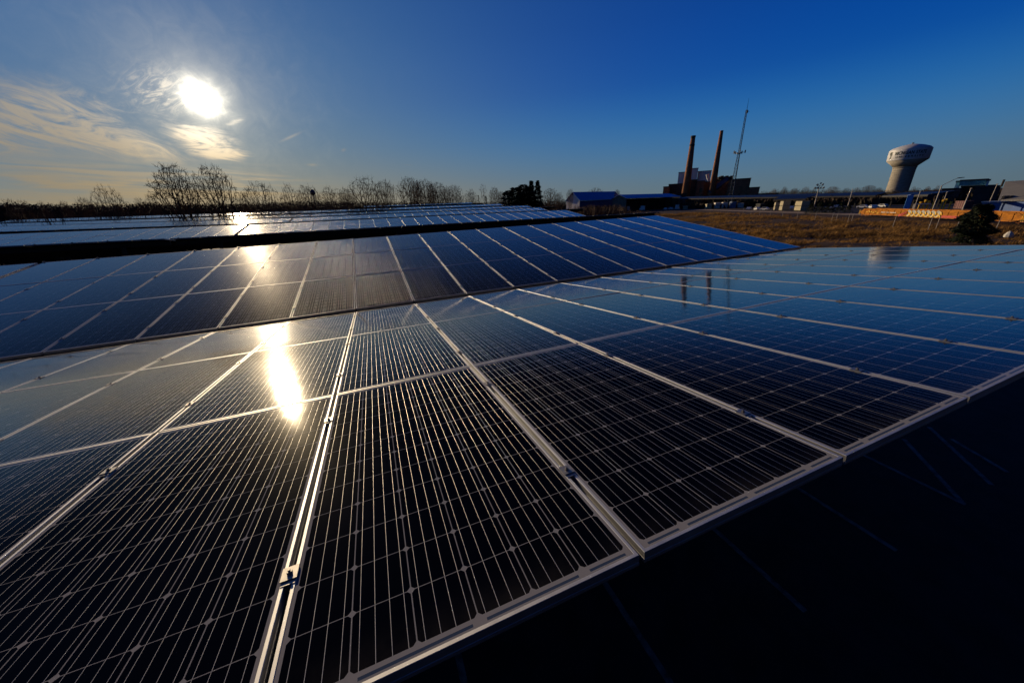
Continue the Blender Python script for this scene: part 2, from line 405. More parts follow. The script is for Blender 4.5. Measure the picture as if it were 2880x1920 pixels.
# ------------------------------------------------------------------ solar carports
PITCH_U, PITCH_V = 1.012, 1.968
FR = .040
def frame_mesh():
    prof = [(0, 0), (0, .011), (.0014, .0125), (.0014, .0155), (0, .017), (0, .0385), (.0012, FR), (.0105, FR), (.0115, FR-.0012),
            (.0115, FR-.003), (.0115, 0)]
    mb = MB(); vs = []; fs = []; n = len(prof)
    for cx, cy, sx, sy in ((0, 0, 1, 1), (PW, 0, -1, 1), (PW, PL, -1, -1), (0, PL, 1, -1)):
        for i, z in prof: vs.append((cx+sx*i, cy+sy*i, z))
    for c in range(4):
        e = (c+1) % 4
        for i in range(n):
            j = (i+1) % n; fs.append((c*n+i, e*n+i, e*n+j, c*n+j))
    mb.add(vs, fs); return mb
def laminate_mesh(name, mats, with_frame=False):
    i = .0085; z = FR-.0022
    vs = [(i, i, z), (PW-i, i, z), (PW-i, PL-i, z), (i, PL-i, z), (i, i, z-.006), (PW-i, i, z-.006), (PW-i, PL-i, z-.006), (i, PL-i, z-.006)]
    mb = MB(); mb.add(vs, [(0, 1, 2, 3)], 0); mb.add(vs, [(7, 6, 5, 4)], 1)
    if with_frame:
        f = frame_mesh(); mb.add(f.v, f.f, 2)
    me = mb.mesh(name, mats)
    uvl = me.uv_layers.new(name='UVMap')
    for poly in me.polygons:
        for li in poly.loop_indices:
            co = me.vertices[me.loops[li].vertex_index].co; uvl.data[li].uv = (co.x/PW, co.y/PL)
    return me
LAM = laminate_mesh('laminate', [M['glass'], M['under']])
FAR = laminate_mesh('solar_panel', [M['glass'], M['under'], M['alu']], True)
FRM = frame_mesh().mesh('frame', M['alu'])
def clamp_mesh():
    mb = MB()
    mb.box((0, 0, FR+.0035), (.046, .052, .005)); mb.box((0, 0, FR-.012), (.017, .050, .026))
    mb.tube((0, 0, FR+.006), (0, 0, FR+.013), .0085, .0085, 6, 0, True)
    mb.tube((0, 0, FR+.013), (0, 0, FR+.019), .004, .004, 6, 0, True)
    mb.box((.0, -.034, FR-.004), (.040, .014, .012))
    return mb.mesh('clamp', M['bolt'])
CLP = clamp_mesh()

def carport(label, k0, k1, u0, v0, z0, tA, tB, slope, detail, order, startB=.15, nfa=3):
    """V-shaped canopy along the valley line at (u, v0, z0): three rows of panels on each side"""
    root = thing('solar_carport', label, 'solar carport', (0, v0, z0), 0, 'solar carports over the parking lot')
    root.rotation_euler = (0, -slope, 0)
    lengthA = 3*PITCH_V
    spots = []
    for side in 'BA':
        for row in range(3):
            for k in range(k0, k1):
                if side == 'A':
                    dst = lengthA - row*PITCH_V
                    mat = Matrix.Translation((u0+k*PITCH_U+.010, -math.cos(tA)*dst, math.sin(tA)*dst)) @ Matrix.Rotation(-tA, 4, 'X') @ Matrix.Translation((0, 0, -FR))
                else:
                    dst = startB + row*PITCH_V
                    mat = Matrix.Translation((u0+k*PITCH_U+.010, math.cos(tB)*dst, math.sin(tB)*dst)) @ Matrix.Rotation(tB, 4, 'X') @ Matrix.Translation((0, 0, -FR))
                spots.append((order(side, row, k), side, row, k, mat))
    spots.sort(key=lambda t: t[0])
    rest = []
    for n, (key, side, row, k, mat) in enumerate(spots):
        if n >= 100 or key >= 900: rest.append(mat); continue
        jit = Matrix.Rotation(random.gauss(0, .0011), 4, 'X') @ Matrix.Rotation(random.gauss(0, .0011), 4, 'Y')
        if detail:
            p = link('solar_panel', LAM, root); p.matrix_local = mat @ jit
            link('frame', FRM, p)
            if k < k1-1:
                for yy in (.43, 1.53): link('clamp', CLP, p, (PW+.010, yy + random.uniform(-.02, .02), random.uniform(-.001, .001)))
        else:
            p = link('solar_panel', FAR, root); p.matrix_local = mat @ jit
    if rest:
        nv = len(FAR.vertices); co = np.array([v.co[:] for v in FAR.vertices])
        mb = MB(); uvs = []
        fuv = [[tuple(FAR.uv_layers[0].data[li].uv) for li in q.loop_indices] for q in FAR.polygons]
        for mt in rest:
            a = np.array(mt); w = co @ a[:3, :3].T + a[:3, 3]
            o = len(mb.v); mb.v += [tuple(r) for r in w]
            for q, uvq in zip(FAR.polygons, fuv):
                mb.f.append(tuple(i+o for i in q.vertices)); mb.mi.append(q.material_index); uvs += uvq
        me = mb.mesh('panel_rows', [M['glass'], M['under'], M['alu']]); ul = me.uv_layers.new(name='UVMap')
        ul.data.foreach_set('uv', [c for t in uvs for c in t])
        ro = link('panel_rows', me, root); ro['kind'] = 'stuff'
    # steel below: purlins along the rows, girders across, posts on the valley line
    xa, xb = u0+k0*PITCH_U+.02, u0+k1*PITCH_U-.02; xm = (xa+xb)/2
    for side in 'AB':
        for row in range(3):
            for fy in (.43, 1.53):
                dst = (lengthA-row*PITCH_V-fy) if side == 'A' else (startB+row*PITCH_V+fy)
                t = tA if side == 'A' else tB; sg = -1 if side == 'A' else 1
                mb = MB(); R_ = Matrix.Rotation(sg*t, 3, 'X')
                c = Vector((xm, sg*math.cos(t)*dst, math.sin(t)*dst)) + R_ @ Vector((0, 0, -FR-.102))
                mb.box(c, (xb-xa, .07, .20), R_); mb.build('purlin', M['steel'], root)
    zb = -4.61 - z0
    ng = max(2, int((xb-xa)/8)+1)
    for i in range(ng):
        xg = xa+1.5+(xb-xa-3.0)*i/(ng-1)
        for side in 'AB':
            t = tA if side == 'A' else tB; sg = -1 if side == 'A' else 1
            R_ = Matrix.Rotation(sg*t, 3, 'X'); L = 5.55
            mb = MB(); mb.box(Vector((xg, sg*math.cos(t)*L/2, math.sin(t)*L/2)) + R_ @ Vector((0, 0, -FR-.202-.16)), (.16, L, .31), R_)
            mb.build('girder', M['steel'], root)
        mb = MB(); mb.box((xg, 0, (zb+math.sin(slope)*-xg-.62)/2), (.30, .30, abs(zb+math.sin(slope)*-xg+.62))); mb.build('post', M['steel'], root)
    g = MB(); R_ = Matrix.Rotation(0, 3, 'X')
    g.box((xm, .06, -.12), (xb-xa, .15, .05)); g.build('gutter', M['steel'], root)
    # end clamps standing on the outer edges
    if detail or order('A', 0, k0) < 900:
        for t, dst, sg in (((tA, lengthA, -1),) if not detail else ((tB, startB+3*PITCH_V-.012, 1),)):
            for k in range(k0, k1):
                mb = MB(); R_ = Matrix.Rotation(sg*t, 3, 'X')
                mb.box((0, 0, -.010), (.05, .022, .045)); mb.tube((0, 0, .012), (0, 0, .024), .011, .011, 6, 0, True)
                o = mb.build('end_clamp', M['bolt'], root)
                o.matrix_local = Matrix.Translation(Vector((u0+(k+(.29 if sg < 0 else .0))*PITCH_U, sg*math.cos(t)*(dst+.012), math.sin(t)*(dst+.012)))) @ Matrix.Rotation(sg*t, 4, 'X')
    return root
random.seed(4)
TA, TB, SL = .1036, .1382, .0150
def near_order(side, row, k):
    if side == 'A': return (0 if k >= -4 else 50) + row + abs(k-3)*.01
    return 3+row + abs(k-3)*.01
carport('V shaped solar carport nearest the camera, glossy panels filling the foreground', -7, 12, 0., 0., 0., TA, TB, SL, True, near_order)
carport('solar carport beyond the left end gap of the nearest one', -14, -7, -.10, 0., 0., TA, TB, SL, True, lambda s_, r, k: (0 if s_ == 'B' else 1)+r*.1-k*.001)
def far_order(side, row, k): return (0 if side == 'B' else 500) + (2-row)*.1 + (100+k)*.0001

rows = [  # label right, label left, valley v, z right, z left, tilt near side, k-end, far-left extent
    (18.22, .20, .144, -.008, .116, 25, 14, 'solar carport second from the camera, seen over a long dark front edge',
     'left part of the second carport, across the dark gap under the sun glint'),
    (36.22, .37, .286, -.012, .108, 31, 26, 'third solar carport from the camera, a thin bright strip of panels',
     'left part of the third carport row, pale strip at the left picture edge'),
    (54.05, .67, .61, -.008, .100, 37, 36, 'fourth solar carport from the camera, a narrow strip behind the third',
     'left part of the fourth carport row, narrow strip left of the sun glint'),
    (72.00, 1.26, 1.225, -.005, .080, 38, 44, 'fifth solar carport, white strip behind the trunks of the bare trees',
     'left part of the fifth carport row, broken white strip under the left bare trees')]
for v0, zr, zl, sl, ta, ke, kl, la, lb in rows:
    carport(la, 0, ke, -7.012, v0, zr, ta, TB, .0015, False, far_order)
    carport(lb, -kl, 0, -7.17, v0, zl, ta, TB, sl, False, far_order)
carport('farthest solar carport, short pale strip glimpsed below the row of bare trees', 8, 36, -7.0, 90.2, 2.05, .08, TB, 0., False, far_order)

# ------------------------------------------------------------------ dry grass
rng = np.random.default_rng(7)
def blades(P, h, w, nb, lean, name, mat, up=(0, 0)):
    n = len(P); P = np.repeat(P, nb, 0); h = np.repeat(h, nb)*rng.uniform(.5, 1.15, n*nb); N = len(P)
    an = rng.uniform(0, 2*np.pi, N); ld = rng.uniform(0, 2*np.pi, N); ll = rng.uniform(0, lean, N)*h
    off = rng.normal(0, 1, (N, 2))*(h*.28)[:, None]
    b = P.copy(); b[:, :2] += off
    t = np.stack([np.cos(an), np.sin(an), np.zeros(N)], 1)*(w*h*rng.uniform(.6, 1.4, N))[:, None]
    tip = b + np.stack([np.cos(ld)*ll + up[0]*h, np.sin(ld)*ll + up[1]*h, h], 1)
    v = np.stack([b-t, b+t, tip], 1).reshape(-1, 3); tri = np.arange(3*N).reshape(-1, 3)
    return fast_mesh(name, v, tri, mat)
def fence_u(v): return 87. + (v-16.)*(37./54.)
def scatter(n, x0, x1, y0, y1, ok):
    p = rng.uniform((x0, y0), (x1, y1), (n, 2)); p = p[ok(p[:, 0], p[:, 1])]
    return np.column_stack([p, hgt(p[:, 0], p[:, 1])])
def clump(x, y): return np.sin(x*.31+1.7*np.sin(y*.23))*np.sin(y*.42+1.3*np.sin(x*.17)) + .6*np.sin(x*1.1+y*.6)*np.sin(y*.9-x*.4)
P = scatter(120000, 31, 150, -12, 130, lambda x, y: (x < fence_u(y)+9) & (y > -20))
dist = np.hypot(P[:, 0]-CAM.x, P[:, 1]-CAM.y); cl = clump(P[:, 0], P[:, 1]) + .5*np.sin(P[:, 1]*.11+P[:, 0]*.05)
keep = rng.uniform(0, 1, len(P)) < np.clip(1.6-dist/100, .25, 1)*np.clip(.46+.55*cl, .03, 1); P = P[keep]; cl = cl[keep]; dist = dist[keep]
g = link('dry_grass', blades(P, (.22+.26*np.clip(cl+.5, 0, 1.4)*rng.uniform(.5, 1.3, len(P)))*(1+dist/300), .085, 6, 1.5, 'dry_grass', M['grass'], (.35, -.25)))
tag(g, None, None, None, 'stuff')

# ------------------------------------------------------------------ trees
def bare_tree(seed, kind):
    """leafless tree about 10 m tall grown into an envelope (space colonisation): trunk mesh, crown mesh, height, half width"""
    R = np.random.default_rng(seed); n = {'spread': 1700, 'vase': 1700, 'round': 1500, 'thin': 170}[kind]
    p = R.uniform(-1, 1, (n*8, 3)); z = p[:, 2]*.5+.5; r_ = np.hypot(p[:, 0], p[:, 1]); an = np.arctan2(p[:, 1], p[:, 0])
    lob = 1 + .16*np.sin(an*2+R.uniform(0, 6)) + .13*np.sin(an*5+z*5+R.uniform(0, 6))
    if kind == 'spread': rmax = np.sqrt(np.clip(1-((z-.42)/.58)**2, 0, 1))*lob; ok = (z > .30-.12*r_) & (r_ < rmax) & (r_ > rmax*.25*R.uniform(0, 1, len(z))); wid = 5.6
    elif kind == 'vase': rmax = np.clip(.10+1.15*z**.9, 0, 1)*np.sqrt(np.clip(1-np.clip((z-.62)/.38, 0, 1)**2, 0, 1))*lob; ok = (z > .12) & (r_ < rmax); wid = 4.0
    elif kind == 'round': rmax = np.sqrt(np.clip(1-((z-.58)/.44)**2, 0, 1))*lob; ok = (z > .18) & (r_ < rmax); wid = 4.2
    else: rmax = (.25+.75*z)*np.sqrt(np.clip(1-np.clip((z-.7)/.3, 0, 1)**2, 0, 1)); ok = (z > .3) & (r_ < rmax); wid = 2.2
    A = np.stack([p[ok, 0]*wid, p[ok, 1]*wid, z[ok]*10.], 1)[:n]
    N = [np.array([0, 0, -.5])]; par = [-1]; step = .30
    th = {'spread': 2.2, 'vase': .9, 'round': 2.0, 'thin': 3.}[kind]
    while N[-1][2] < th: N.append(N[-1]+np.array([R.normal(0, .03), R.normal(0, .03), step])); par.append(len(N)-2)
    near = np.full(len(A), 0); nd = np.full(len(A), 1e9)
    def upd(i0):
        nonlocal near, nd
        B = np.array(N[i0:]); D = np.linalg.norm(A[:, None]-B[None], axis=2); j = D.argmin(1); dm = D[np.arange(len(A)), j]; k = dm < nd; nd[k] = dm[k]; near[k] = j[k]+i0
    upd(0); kids = {}
    for it in range(90):
        if not len(A): break
        i0 = len(N); new = {}
        for k, j in enumerate(near): new.setdefault(int(j), []).append(k)
        for j, ks in new.items():
            if len(kids.get(j, ())) >= 3: nd[ks] = 0.; continue
            d = A[ks]-N[j]; d /= np.linalg.norm(d, axis=1)[:, None]; d = d.sum(0)
            pr = N[j]-N[par[j]] if par[j] >= 0 else np.array([0, 0, 1.]); pr = pr/(np.linalg.norm(pr)+1e-9)
            d = d/(np.linalg.norm(d)+1e-9) + pr*.6 + R.normal(0, .11, 3); d /= np.linalg.norm(d)+1e-9
            q = N[j]+d*step; N.append(q); par.append(j); kids.setdefault(j, []).append(len(N)-1)
        if len(N) > i0: upd(i0)
        elif not (nd == 0).any(): break
        alive = nd > .42
        A = A[alive]; near = near[alive]; nd = nd[alive]
        if len(N) > 7500: break
    n_ = len(N); ch = [[] for _ in range(n_)]
    for i in range(1, n_): ch[par[i]].append(i)
    r2 = np.zeros(n_)
    for i in range(n_-1, -1, -1): r2[i] = .021**2.1 if not ch[i] else sum(r2[c] for c in ch[i])*1.004
    rr_ = np.minimum(r2**(1/2.1), .34)
    tr, cr = MB(), MB()
    for i in range(1, n_):
        mb = tr if rr_[i] > .075 else cr
        mb.tube(N[par[i]], N[i], min(rr_[par[i]], rr_[i]*1.25), rr_[i], 6 if rr_[i] > .15 else (4 if rr_[i] > .05 else 3))
        if not ch[i] or (rr_[i] < .05 and R.uniform() < .35):
            d0 = N[i]-N[par[i]]; d0 /= np.linalg.norm(d0)
            for q in range(2 if ch[i] else 4):
                d = d0 + R.normal(0, .42, 3) + np.array([0, 0, .12]); d /= np.linalg.norm(d); L = R.uniform(.3, .75)
                cr.tube(N[i], N[i]+d*L, .018, .010, 3)
    zs = [v[2] for v in cr.v]; ws = [math.hypot(v[0], v[1]) for v in cr.v]
    return tr.mesh('trunk', M['bark']), cr.mesh('crown', M['twig']), float(np.percentile(zs, 99.7)), float(np.percentile(ws, 96))
PROTO = {}
def proto(kind, i):
    if (kind, i) not in PROTO: PROTO[(kind, i)] = bare_tree(1000*len(kind) + i*17, kind)
    return PROTO[(kind, i)]
GT = 'bare trees beyond the carports'
def tree(kind, i, x, ytop, halfw, d, label, rot, zg=-4.8, group=GT):
    """bare tree whose crown top / half width were read off the photograph at bearing x and distance d"""
    tm, cm, H, Wd = proto(kind, i)
    base = px(x, ytop, d); top = base.z; h = top - zg
    w = (px(x+halfw, ytop, d) - px(x-halfw, ytop, d)).length/2
    sz = h/H; sw = w/Wd
    # lean of the photo's wide lens: the foot stands straight below the top in the world
    o = thing('bare_tree', label, 'tree', (base.x, base.y, zg), rot, group)
    o.scale = (sw, sw, sz)
    link('trunk', tm, o); link('crown', cm, o)
    return o
T = [('round', 0, 20, 560, 34, 95, 'low bare tree at the far left edge of the photo'),
     ('spread', 1, 288, 525, 58, 92, 'rounded bare tree standing alone, left of the two tallest trees'),
     ('vase', 2, 470, 462, 82, 71, 'tallest bare tree with many fanned limbs leaning left, below the sun'),
     ('vase', 3, 585, 465, 62, 71, 'tall bare tree just right of the tallest one, several upright trunks'),
     ('spread', 4, 722, 513, 60, 73, 'flat-topped spreading bare tree right of the sun glint on the panels'),
     ('spread', 5, 806, 519, 30, 78, 'small forked bare tree between the flat-topped tree and the distant tank'),
     ('vase', 6, 858, 521, 30, 110, 'thin bare tree directly left of the small distant water tank'),
     ('round', 7, 925, 526, 36, 100, 'hazy bare tree right of the small distant water tank'),
     ('spread', 8, 1024, 502, 64, 74, 'dark umbrella-shaped bare tree with a thick single trunk'),
     ('vase', 9, 1080, 506, 26, 105, 'slim upright bare tree just right of the umbrella-shaped tree'),
     ('vase', 10, 1146, 498, 34, 118, 'tall dense bare tree at the left of the clump of upright trees'),
     ('vase', 11, 1190, 505, 30, 122, 'second tree of the clump of upright bare trees'),
     ('vase', 2, 1228, 513, 28, 120, 'third and lower tree of the clump of upright bare trees'),
     ('round', 12, 1278, 521, 28, 118, 'rounded bare tree closing the clump of upright trees on the right'),
     ('round', 7, 1322, 533, 18, 135, 'small rounded bare tree between the clump and the thin dead tree'),
     ('thin', 13, 1358, 517, 10, 130, 'very thin dead tree above the small dark firs'),
     ('vase', 6, 1390, 527, 16, 135, 'small fan-shaped bare tree left of the dark evergreen clump'),
     ('round', 12, 1548, 530, 24, 165, 'loose bare tree right of the dark evergreen clump'),
     ('vase', 3, 1604, 531, 9, 190, 'thin bare tree at the corner of the blue barn'),
     ('spread', 8, 1675, 529, 24, 330, 'rounded treetop showing over the ridge of the blue barn'),
     ('vase', 9, 1736, 533, 9, 300, 'thin bare tree between the blue barn and the open shed')]
for i, (k, n_, x_, y_, w_, d_, lb) in enumerate(T): tree(k, n_, x_, y_, w_*1.12, d_, lb, i*1.3)
for i, (x_, y_, w_, d) in enumerate([(60, 563, 26, 150), (112, 567, 24, 165), (176, 566, 26, 160), (228, 555, 28, 150), (388, 557, 24, 160), (418, 545, 22, 140), (676, 540, 22, 140), (968, 528, 24, 150), (1168, 508, 24, 150), (1210, 514, 22, 155), (1252, 524, 22, 150), (1410, 538, 14, 170), (1572, 541, 14, 190)]):
    tree(('round', 'spread', 'round', 'vase')[i % 4], (12, 4, 0, 11)[i % 4], x_, y_, w_, d, 'low hazy bare tree in the second line, behind the tall bare trees', i*1.7, -5., 'second line of bare trees')
# horizon trees on the right
for i, (x_, y_, w_) in enumerate([(2178, 531, 12), (2208, 526, 15), (2236, 529, 12), (2268, 526, 16), (2290, 531, 11), (2345, 524, 18), (2382, 529, 14), (2412, 527, 14), (2446, 521, 22), (2474, 527, 10), (2572, 525, 9), (2612, 524, 10), (2640, 521, 8)]):
    tree(('round', 'spread', 'vase')[i % 3], (12, 8, 9)[i % 3], x_, y_, w_, 420, 'small distant bare tree on the skyline beside the water tower', i*.9, -5., 'distant skyline trees left and right of the water tower')
# sapling in the grass
sp_ = gnd(2004, 631, -4.9)
tm, cm, H, Wd = proto('thin', 13)
o = thing('sapling', 'slender leafless sapling standing alone in the dry grass', 'tree', (sp_.x, sp_.y, -5.0), .4)
hh = px(2009, 586, math.hypot(sp_.x-CAM.x, sp_.y-CAM.y)).z + 5.0; o.scale = (hh/H*.75, hh/H*.75, hh/H); link('trunk', tm, o); link('crown', cm, o)

def conifer_mesh(seed, H, Rr, n, irregular=.25, bushy=False):
    Rr *= 1.15 if bushy else 1.45
    R = np.random.default_rng(seed); f = R.uniform(0, 1, n)**.75
    prof = np.sqrt(np.clip(1-((f-.32)/.70)**2, 0, 1)) if bushy else (1-f)**.8*(.55+.45*np.minimum(1, f*6+.3))
    an = R.uniform(0, 2*np.pi, n); whorl = .75+.25*np.sin(f*H*4.2+an*0) + irregular*np.sin(an*3+f*9)*.6
    rr_ = Rr*prof*np.clip(whorl, .2, 1.4)*R.uniform(.25, 1.0, n)**.6
    z = f*H*.96 + .04*H - rr_*.18
    c = np.stack([np.cos(an)*rr_, np.sin(an)*rr_, z], 1)
    out = np.stack([np.cos(an), np.sin(an), R.uniform(-.5, .35, n)], 1); s_ = R.uniform(.05, .12, n)*Rr*1.1
    side = np.stack([-np.sin(an), np.cos(an), R.normal(0, .4, n)], 1)
    v = np.stack([c-side*(s_*.5)[:, None], c+side*(s_*.5)[:, None], c+out*(s_*1.7)[:, None]], 1).reshape(-1, 3)
    return fast_mesh('crown', v, np.arange(3*n).reshape(-1, 3), M['needle'])
def conifer(x, ytop, halfw, d, label, seed, zg=-4.9, n=2600, group=None, bushy=False):
    b = px(x, ytop, d); H = b.z-zg; w = (px(x+halfw, ytop, d)-px(x-halfw, ytop, d)).length/2
    o = thing('conifer', label, 'conifer', (b.x, b.y, zg), seed*1.1, group)
    link('crown', conifer_mesh(seed, H, w, n, .25, bushy), o)
    mb = MB(); mb.tube((0, 0, -.4), (0, 0, H*.9), H*.022, .02, 6); mb.build('trunk', M['bark'], o)
    return o
GE = 'evergreens in the dark clump'
for i, (x_, y_, w_, lb) in enumerate([(1430, 536, 30, 'low dark evergreen at the left foot of the evergreen clump'), (1449, 526, 32, 'dark evergreen with a small peak at the left of the clump'),
        (1472, 519, 36, 'broad dark evergreen in the middle of the clump'), (1494, 509, 22, 'pointed evergreen, left one of the two tallest peaks'),
        (1512, 508, 20, 'pointed evergreen at the right end, twin of the tallest peak'), (1484, 528, 42, 'wide dark evergreen at the front of the clump')]):
    conifer(x_, y_, w_, 128+i, lb, 20+i, -4.9, 3200, GE, bushy=i in (0, 1, 2, 5))
conifer(1345, 549, 9, 128, 'small dark fir below the thin dead tree', 31, -4.9, 900, 'small firs')
conifer(1366, 552, 10, 126, 'second small dark fir, right of the one below the dead tree', 32, -4.9, 900, 'small firs')
cf = gnd(2755, 684, -4.9)
conifer(2768, 574, 60, math.hypot(cf.x-CAM.x, cf.y-CAM.y), 'bushy dark conifer in the grass, in front of the orange rail cars', 41, -5.0, 12000, bushy=True)
for i, (x_, y_, w_) in enumerate([(2285, 571, 16), (2312, 566, 18), (2340, 570, 18), (2368, 568, 16), (2390, 574, 12)]):
    conifer(x_, y_, w_, 178+i*2, 'dark green bush %s' % ('at the foot of the floodlight pole', 'just right of the floodlight pole', 'in the middle of the hedge beyond the fence', 'right of the middle of the hedge', 'at the right end of the hedge, by the rail car coupler')[i], 50+i, -5., 1200, 'evergreen bushes beyond the fence')

# woods along the horizon: one mass
def woods():
    pts = []; hs = []
    prof = [(-200, 572), (0, 574), (150, 577), (330, 578), (420, 572), (560, 574), (700, 574), (860, 566), (960, 567), (1060, 570), (1160, 568), (1300, 573), (1420, 566), (1560, 562), (1640, 562), (1800, 551), (1960, 547), (2120, 541), (2200, 537), (2400, 535), (2600, 533), (2780, 531), (3050, 526)]
    xs, ys = zip(*prof)
    V = []
    for x_ in np.arange(-200, 3050, 4.0):
        yt = np.interp(x_, xs, ys)
        for rep in range(3):
            xx = x_ + rng.uniform(-4, 4); d = rng.uniform(235, 300) if x_ < 1400 else rng.uniform(340, 390) if x_ < 1650 else rng.uniform(560, 700)
            t = px(xx, yt - rng.uniform(-6, 2.5)*(1 if rng.uniform() < .85 else 2.2), d); h = t.z + 5.2; zg = -5.2
            if h < .6: continue
            n = 120; wv = h*rng.uniform(.22, .42) + 1.2
            f = rng.uniform(0, 1, n)**.8; an = rng.uniform(0, 6.283, n); r_ = wv*np.sqrt(np.clip(1-(f*2-1.0)**2*.9, .08, 1))*rng.uniform(.1, 1, n)
            c = np.stack([t.x+np.cos(an)*r_, t.y+np.sin(an)*r_, zg+f*h], 1)
            s_ = rng.uniform(.03, .11, n)*(h*.75+2.0)*(1.15-f*.85)
            a1_ = rng.normal(0, 1, (n, 3)); a1_ /= np.linalg.norm(a1_, axis=1)[:, None]; a2_ = rng.normal(0, 1, (n, 3)); a2_ /= np.linalg.norm(a2_, axis=1)[:, None]
            thin = np.where(rng.uniform(0, 1, n) < .5, .35, 1.)
            V.append(np.stack([c-a1_*s_[:, None], c+a1_*s_[:, None], c+a2_*(s_*thin*1.6)[:, None]+np.array([0, 0, .6])*s_[:, None]], 1).reshape(-1, 3))
    V = np.concatenate(V)
    o = link('woods', fast_mesh('woods', V, np.arange(len(V)).reshape(-1, 3), M['wood'])); o['kind'] = 'stuff'
woods()
def twig_patch(name, pts, hs, wid, nb, mat):
    o = link(name, blades(np.array(pts), np.array(hs), wid, nb, .9, name, mat)); o['kind'] = 'stuff'; return o
pts, hs = [], []
for x_ in np.arange(1596, 1860, 1.2):                       # brown brush in front of the barn and shed
    for d in (150, 175, 205):
        q = px(x_ + rng.uniform(-3, 3), 575, d + rng.uniform(-12, 12)); pts.append((q.x, q.y, -5.0)); hs.append(rng.uniform(.55, 1.0)*np.interp(x_, (1596, 1640, 1735, 1775, 1860), (3.5, 6.2, 5.6, 2.6, 1.6)))
twig_patch('brush', pts, hs, .045, 14, M['twig'])
pts, hs = [], []
for x_ in np.arange(880, 1010, 1.0):                        # reddish shrubs at the foot of the trees
    q = px(x_, 590, 66 + rng.uniform(-1.5, 2.5)); pts.append((q.x, q.y, -4.7)); hs.append(rng.uniform(4.8, 7.2))
for x_ in np.arange(-10, 330, 1.2):
    q = px(x_, 600, 80 + rng.uniform(-2, 6)); pts.append((q.x, q.y, -4.7)); hs.append(rng.uniform(5.5, 8.3)*(1-.35*math.sin(x_*.021)**2))
twig_patch('shrubs', pts, hs, .018, 10, M['redtwig'])

# ------------------------------------------------------------------ railway: orange well cars, fence, gravel road
ZR = -4.95
RA, RB = gnd(2431, 607, ZR), gnd(2718, 622, ZR)
rdir = (RB-RA); rdir.z = 0; rdir.normalize(); rper = Vector((rdir.y, -rdir.x, 0))
if rper.dot(CAM-RA) < 0: rper = -rper
RROT = math.atan2(rdir.y, rdir.x)
YROT = RROT if (Matrix.Rotation(RROT, 3, 'Z') @ Vector((0, -1, 0))).dot(rper) > 0 else RROT+math.pi
def strip(name, a, b, w, z, mat):
    d = (b-a); d.z = 0; d.normalize(); t = Vector((-d.y, d.x, 0))*(w/2)
    mb = MB(); a = Vector((a.x, a.y, z)); b = Vector((b.x, b.y, z)); mb.add([a-t, b-t, b+t, a+t], [(0, 1, 2, 3)])
    o = mb.build(name, mat); o['kind'] = 'structure'; return o
mid = RA - rper*1.2
strip('trackbed', mid-rdir*420, mid+rdir*160, 9., -4.97, M['soil'])
rd0 = gnd(1850, 586, -4.95); rd1 = gnd(2415, 603, -4.95)
dd_ = (rd1-rd0).normalized()
strip('gravel_road', rd0-dd_*300, rd1+dd_*120, 9., -4.955, M['gravel'])
yard_c = gnd(2200, 574, -4.96)
YM = grass_mat('dark_cinders', ((.030, .027, .026), (.022, .021, .021), (.040, .034, .030)))
o_ = rd0-dd_*260+rper*-4.0; e_ = rd1+dd_*130+rper*-4.0; mb = MB(); mb.add([(p.x, p.y, -4.985) for p in (o_, e_, e_-rper*600, o_-rper*600)], [(0, 1, 2, 3)])
yd = mb.build('yard', YM); yd['kind'] = 'structure'
pts, hs = [], []
for x_ in np.arange(1925, 2800, 1.3):                       # added dark twig mass, stands in for the shade under the canopies
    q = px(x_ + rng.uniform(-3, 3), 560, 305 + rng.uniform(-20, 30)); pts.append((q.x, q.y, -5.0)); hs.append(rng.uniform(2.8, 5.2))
SHADE_FILL = (pts, hs)

